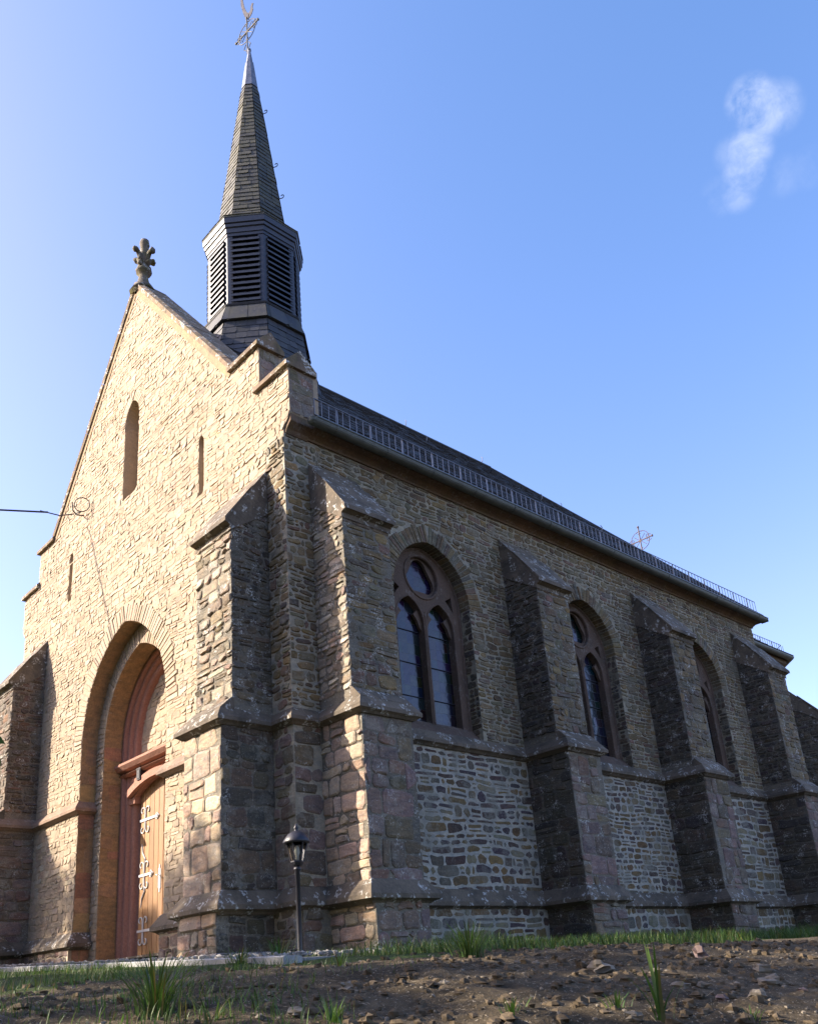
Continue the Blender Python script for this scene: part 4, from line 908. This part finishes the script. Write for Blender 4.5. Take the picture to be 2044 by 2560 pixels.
# individual stones: (px, py, size, pink, label)
def hit(px, py):
    d = 1.5
    while d < 16:
        p = onray(px, py, d)
        if gh(p.x, p.y) >= p.z: return p, d
        d += .03
    return None, None
ST = [(1748, 2395, .075, 1, 'pinkish upright stone standing against the grass edge on the right'), (1905, 2432, .07, 0, 'broad flat grey stone on the soil at the far right'),
 (1700, 2470, .06, 0, 'greyish flat stone at mid height right of the broad bladed plant'), (1757, 2468, .045, 0, 'sandy coloured stone right of the flat grey one'), (1838, 2463, .03, 0, 'small bright sandy stone left of the largest pale stone'),
 (1925, 2465, .085, 0, 'largest pale stone low on the bank at the right'), (2005, 2480, .03, 1, 'small reddish stone at the right edge'), (1500, 2435, .09, 0, 'low broad half buried stone in the middle of the bank'),
 (1340, 2412, .035, 0, 'flat stone near the grass edge below the second buttress'), (1292, 2409, .03, 0, 'small round stone left of the flat one by the grass'), (1110, 2462, .04, 0, 'pale stone on the middle bank'),
 (866, 2475, .06, 0, 'brown block shaped stone right of the lamp'), (678, 2470, .035, 0, 'light stone upper of the pair in front of the kerb'), (680, 2492, .04, 0, 'light stone lower of the pair in front of the kerb'),
 (735, 2540, .06, 0, 'grey flat stone near the bottom edge'), (650, 2545, .03, 0, 'small whitish stone at the bottom edge'), (1585, 2548, .05, 0, 'upright buff stone beside the tall broad bladed plant'),
 (1895, 2495, .055, 0, 'brownish stone just below the largest pale stone'), (1805, 2505, .04, 1, 'upright brown stone low on the right'), (1640, 2440, .05, 0, 'darker stone high on the right bank')]
for i, (px, py, sz, pk, lab) in enumerate(ST):
    p, d = hit(px, py)
    if not p: continue
    b = MB(); b.blob((p.x, p.y, gh(p.x, p.y)+sz*.15), sz*.62, 9, 7, .55, i+3, sq=(1.15, 1., .62 if i else 1.1)); o = b.build('stone', M_ROCKP if pk else M_ROCK, origin=(p.x, p.y, p.z)); tag(o, lab, 'stone', 'stones lying on the soil bank')
# ---- grass
def blade(mb, R, x, y, z, h_, w_, lean, az, col, seg=3):
    d = Vector((cos(az), sin(az), 0)); s = Vector((-d.y, d.x, 0))*w_; pts = []
    for k in range(seg+1):
        t = k/seg; c = Vector((x, y, z))+Z*(h_*t*(1-.25*lean*t))+d*(h_*lean*t*t)
        if k < seg: pts += [c-s*(1-t*.7), c+s*(1-t*.7)]
        else: pts += [c]
    f = [(2*k, 2*k+1, 2*k+3, 2*k+2) for k in range(seg-1)]+[(2*seg-2, 2*seg-1, 2*seg)]
    mb.add(pts, f, col)
def gcol(R):
    k = R.uniform(.45, 1.3)
    if R.random() < .10: return (2.6*k, 1.15*k, 1.6*k)
    return (k*R.uniform(.85, 1.25), k, k*R.uniform(.7, 1.1))
b = MB(); R = random.Random(5)
for i in range(36000):
    y = R.uniform(-.9, 17) if R.random() < .8 else R.uniform(-.9, 5); x = .8+3.0*R.random()**.75
    n_ = noise.noise(Vector((x*1.2, y*1.2, 0)))
    d = fpd(x, y)
    if d > 3.45+n_*.9 or R.random() > .65+n_*.9: continue
    h_ = R.uniform(.05, .14)*(1+.9*max(0, n_))*(1.1 if d > 2 else .75)
    blade(b, R, x, y, gh(x, y)-.01, h_, R.uniform(.002, .0045), R.uniform(.2, 1.0), R.uniform(0, 6.3), gcol(R))
for i in range(26000):       # thin sward on the bank left of the lamp
    x = R.uniform(-7, 5.6); y = R.uniform(-5.5, -1.85); n_ = noise.noise(Vector((x*.9, y*.9, 8)))
    dv_ = Vector((x, y, -.8))-Vector((8.1231, -6.0275, -.7408)); uu = dv_.dot(_r)/max(.1, dv_.dot(_f))
    if dv_.dot(_f) < 1 or R.random() > .50+n_*1.0-max(0, uu+.16)*3.4-(.2 if y > -2.3 and x > -3.5 else 0): continue
    blade(b, R, x, y, gh(x, y)-.01, R.uniform(.04, .12), R.uniform(.002, .004), R.uniform(.1, .9), R.uniform(0, 6.3), gcol(R))
tag(b.build('grass', M_GRASS), 'green grass growing along the foot of the church and on the bank', 'grass', None, 'stuff')
b = MB()
for i in range(2600):      # straw and dead stalks lying about
    x, y = vis_xy()
    if fpd(x, y) < 2.6: continue
    a_ = R.uniform(0, 6.3); l_ = R.uniform(.03, .14); z_ = gh(x, y)+.006; d_ = Vector((cos(a_), sin(a_), R.uniform(-.1, .35)))*l_; n_ = Vector((-sin(a_), cos(a_), 0))*R.uniform(.0008, .002); p_ = Vector((x, y, z_)); k = R.uniform(.4, 1.2)
    b.add([p_-n_, p_+n_, p_+d_+n_*.6, p_+d_-n_*.6], [(0, 1, 2, 3)], (k, k, k))
def strawm(t, p): q = NT(t); q.put(p.inputs['Base Color'], q.mix(1., (.24, .19, .11), q.attr(), 'MULTIPLY')); p.inputs['Roughness'].default_value = .8
tag(b.build('dead_stalks', mat('straw', strawm)), 'dry stalks and straw lying on the soil', 'litter', None, 'stuff')
TU = [(1175, 2392, .30, 150, .9, 'thick bright grass tuft under the first window'), (700, 2400, .24, 80, .9, 'grass tuft at the foot of the nearer lamp post'), (600, 2410, .18, 60, .8, 'small dark grass tuft on the kerb edge'),
 (390, 2540, .34, 150, .9, 'large dark grass tuft at the bottom left'), (530, 2556, .16, 26, 1., 'sparse pale grass tuft at the bottom edge left of the middle'), (850, 2415, .17, 22, 1., 'small yellowish tuft right of the nearer lamp'),
 (1655, 2562, .36, 9, .5, 'tall broad bladed young plant at the bottom right'), (1880, 2556, .10, 16, .8, 'low leafy seedling at the bottom right edge'), (300, 2425, .12, 50, .8, 'low grass clump before the portal'),
 (830, 2556, .13, 30, .8, 'ferny green seedling at the bottom centre'), (1280, 2535, .10, 24, .8, 'dry short tuft in the middle of the bank'), (1540, 2520, .10, 24, .8, 'dry grass wisps right of the middle')]
for i, (px, py, h_, n_, ln, lab) in enumerate(TU):
    p, d = hit(px, min(py, 2555))
    if not p: continue
    b = MB(); wide = i == 6
    for k in range(n_):
        rr = abs(R.gauss(0, .06 if n_ > 40 else .03)); a = R.uniform(0, 6.3)
        blade(b, R, p.x+rr*cos(a), p.y+rr*sin(a), p.z-.02, h_*R.uniform(.5, 1.1), .010 if wide else R.uniform(.003, .006), R.uniform(.2, ln), a, tuple(q*(1.3 if wide else 1) for q in gcol(R)), 5)
    o = b.build('grass_tuft', M_GRASS, origin=tuple(p)); tag(o, lab, 'grass tuft', 'grass tufts on the bank')

# ================================================================= LAMPS
def lamp(x, y, label):
    z = gh(x, y)-.15; t = empty('street_lamp', (x, y, z), label, 'street lamp', 'garden lamps along the church wall')
    p = MB(); p.lathe([(.05, -.05), (.05, .06), (.03, .09), (.024, .12), (.024, .96), (.04, .97), (.035, .99), (.02, 1.0)], (x, y, z), 12); p.build('post', M_IRON, t, True)
    h = MB(); a, b_ = .055, .088
    h.lathe([(.02, 1.0), (.05, 1.02), (.07, 1.045), (.07, 1.055)], (x, y, z), 6, col=None)
    for k in range(6):
        an = k*pi/3; h.tube([(x+.065*cos(an), y+.065*sin(an), z+1.05), (x+.105*cos(an), y+.105*sin(an), z+1.24)], .007, 5)
    h.build('lantern_cage', M_IRON, t)
    r = MB(); r.lathe([(.135, 1.235), (.14, 1.25), (.115, 1.29), (.085, 1.33), (.05, 1.35), (.02, 1.36), (.02, 1.375), (.028, 1.39), (.012, 1.41), (.008, 1.43)], (x, y, z), 12); r.build('lantern_roof', M_IRON, t, True)
    g_ = MB(); g_.lathe([(.060, 1.055), (.099, 1.235)], (x, y, z), 6); g_.build('lantern_glass', M_LGLASS, t)
    q = MB(); q.lathe([(.018, 1.06), (.018, 1.11), (.03, 1.14), (.025, 1.19), (.008, 1.21)], (x, y, z), 10); q.build('bulb', plain('frosted_bulb', (.7, .68, .6), .4, 0, .05), t, True)
    return t
lamp(.80, -.60, 'black garden lamp post standing before the front corner buttresses'); lamp(1.30, 12.0, 'distant garden lamp half hidden in the dark by the last nave buttress')

# ================================================================= TREES that shade the forecourt (outside the frame, towards the sun)
def tree(x, y, H, Rc, seed, label, n=9000, lf=.11, kc=26, cr=.33):
    R = random.Random(seed); z = gh(x, y); t = empty('tree', (x, y, z), label, 'tree', 'trees on the sunny side of the churchyard')
    b = MB(); b.tube([(x, y, z-.2), (x+.1, y, z+H*.25), (x-.1, y+.1, z+H*.55), (x, y, z+H*.9)], [.22, .17, .11, .03], 10); cl_ = []
    for k in range(kc):
        a = R.uniform(0, 6.3); hh = R.uniform(.22, .95); rr = Rc*(1-abs(hh-.5)*1.2)*R.uniform(.4, 1); c = Vector((x+rr*cos(a), y+rr*sin(a), z+H*hh)); cl_.append((c, R.uniform(.55, 1.0)*Rc*cr))
        b.tube([(x, y, z+H*max(.15, hh-.25)), tuple(Vector((x, y, z+H*hh)).lerp(c, .5)-Z*.1), tuple(c)], [.06, .04, .015], 6)
    b.build('trunk', M_BARK, t)
    b = MB()
    for i in range(n):
        c, r = R.choice(cl_); d = Vector((R.gauss(0, 1), R.gauss(0, 1), R.gauss(0, .8))); p = c+d*r*.55; a = Vector((R.gauss(0, 1), R.gauss(0, 1), R.gauss(0, .6))).normalized(); s = a.orthogonal().normalized(); l = lf*R.uniform(.7, 1.4)
        k = R.uniform(.6, 1.3); b.add([p-a*l*.5, p+s*l*.28, p+a*l*.5, p-s*l*.28], [(0, 1, 2, 3)], (k, k, k*.9))
    b.build('crown', M_LEAF, t); return t
for k, (c_, s_, top, Rc, lab) in enumerate(((-9.5, 10, 9.6, 2.6, 'broad tree outside the view beyond the left end of the church'), (-6.3, 10, 9.5, 2.2, 'tree outside the view sunward of the portal'),
    (-3.6, 10, 8.9, 2.0, 'tree outside the view between the portal and the corner'), (-1.0, 10, 8.75, 1.9, 'slim tree outside the view sunward of the front buttress'),
    (3.4, 11, 9.4, 1.9, 'tree outside the view sunward of the kerb end'), (6.2, 10, 8.2, 2.0, 'tree outside the view sunward of the bank'), (9.6, 9.4, 7.4, 1.9, 'tree outside the view beside the photographer'), (12.2, 10.5, 9.0, 2.4, 'tree outside the view behind the photographer'))):
    x_, y_ = c_-.9*s_, -s_; tree(x_, y_, top-gh(x_, y_), Rc, k+1, lab, 13000 if c_ < 5 else 7000, .13, *((26, .33) if c_ < 5 else (34, .17)))
for k, (x_, y_, lab) in enumerate(((-9, -25, 'tall tree added behind the camera to block sky light, left end of the belt'), (-3, -21, 'tall tree added behind the camera to block sky light, second from the left'), (3.5, -20, 'tall tree added straight behind the camera to block sky light'),  # unseen tree belt added to keep sky light off the buttress flanks
    (10, -19, 'tall tree added behind the camera to block sky light, on the right'), (16, -15, 'tall tree added behind the camera to block sky light, right end of the belt'))):
    tree(x_, y_, 16, 4.6, k+20, lab, 7000, .42)
# sprig reaching into the left edge of the view
b = MB(); p0 = onray(-260, 2100, 2.2); p1 = onray(-30, 1900, 2.2)
ts = empty('shrub', (p0.x, p0.y, gh(p0.x, p0.y)), 'leafy shrub whose green leaf tips poke in at the left edge', 'shrub')
b.tube([(p0.x, p0.y, gh(p0.x, p0.y)-.1), p0, onray(-120, 1960, 2.2), p1], [.016, .010, .006, .003], 6); b.build('stem', M_BARK, ts)
b = MB(); R = random.Random(3)
def leaf(mb, p, d, l, w_):
    d = Vector(d).normalized(); s = d.cross(_f).normalized()*w_; q = [p, p+d*l*.3+s, p+d*l*.65+s*.8, p+d*l, p+d*l*.65-s*.8, p+d*l*.3-s]; k = R.uniform(.8, 1.2); mb.add(q, [tuple(range(6))], (k, k, k))
leaf(b, onray(-25, 1862, 2.2), _r*.35-_u, .075, .016); leaf(b, onray(-30, 1835, 2.2), _r*.9-_u*.5, .05, .012)
for k in range(26): leaf(b, onray(R.uniform(-260, -60), R.uniform(1780, 2120), R.uniform(2.1, 2.4)), (R.uniform(-1, 1), R.uniform(-1, 1), R.uniform(-1, .3)), .07, .015)
b.build('leaves', M_LEAF, ts)
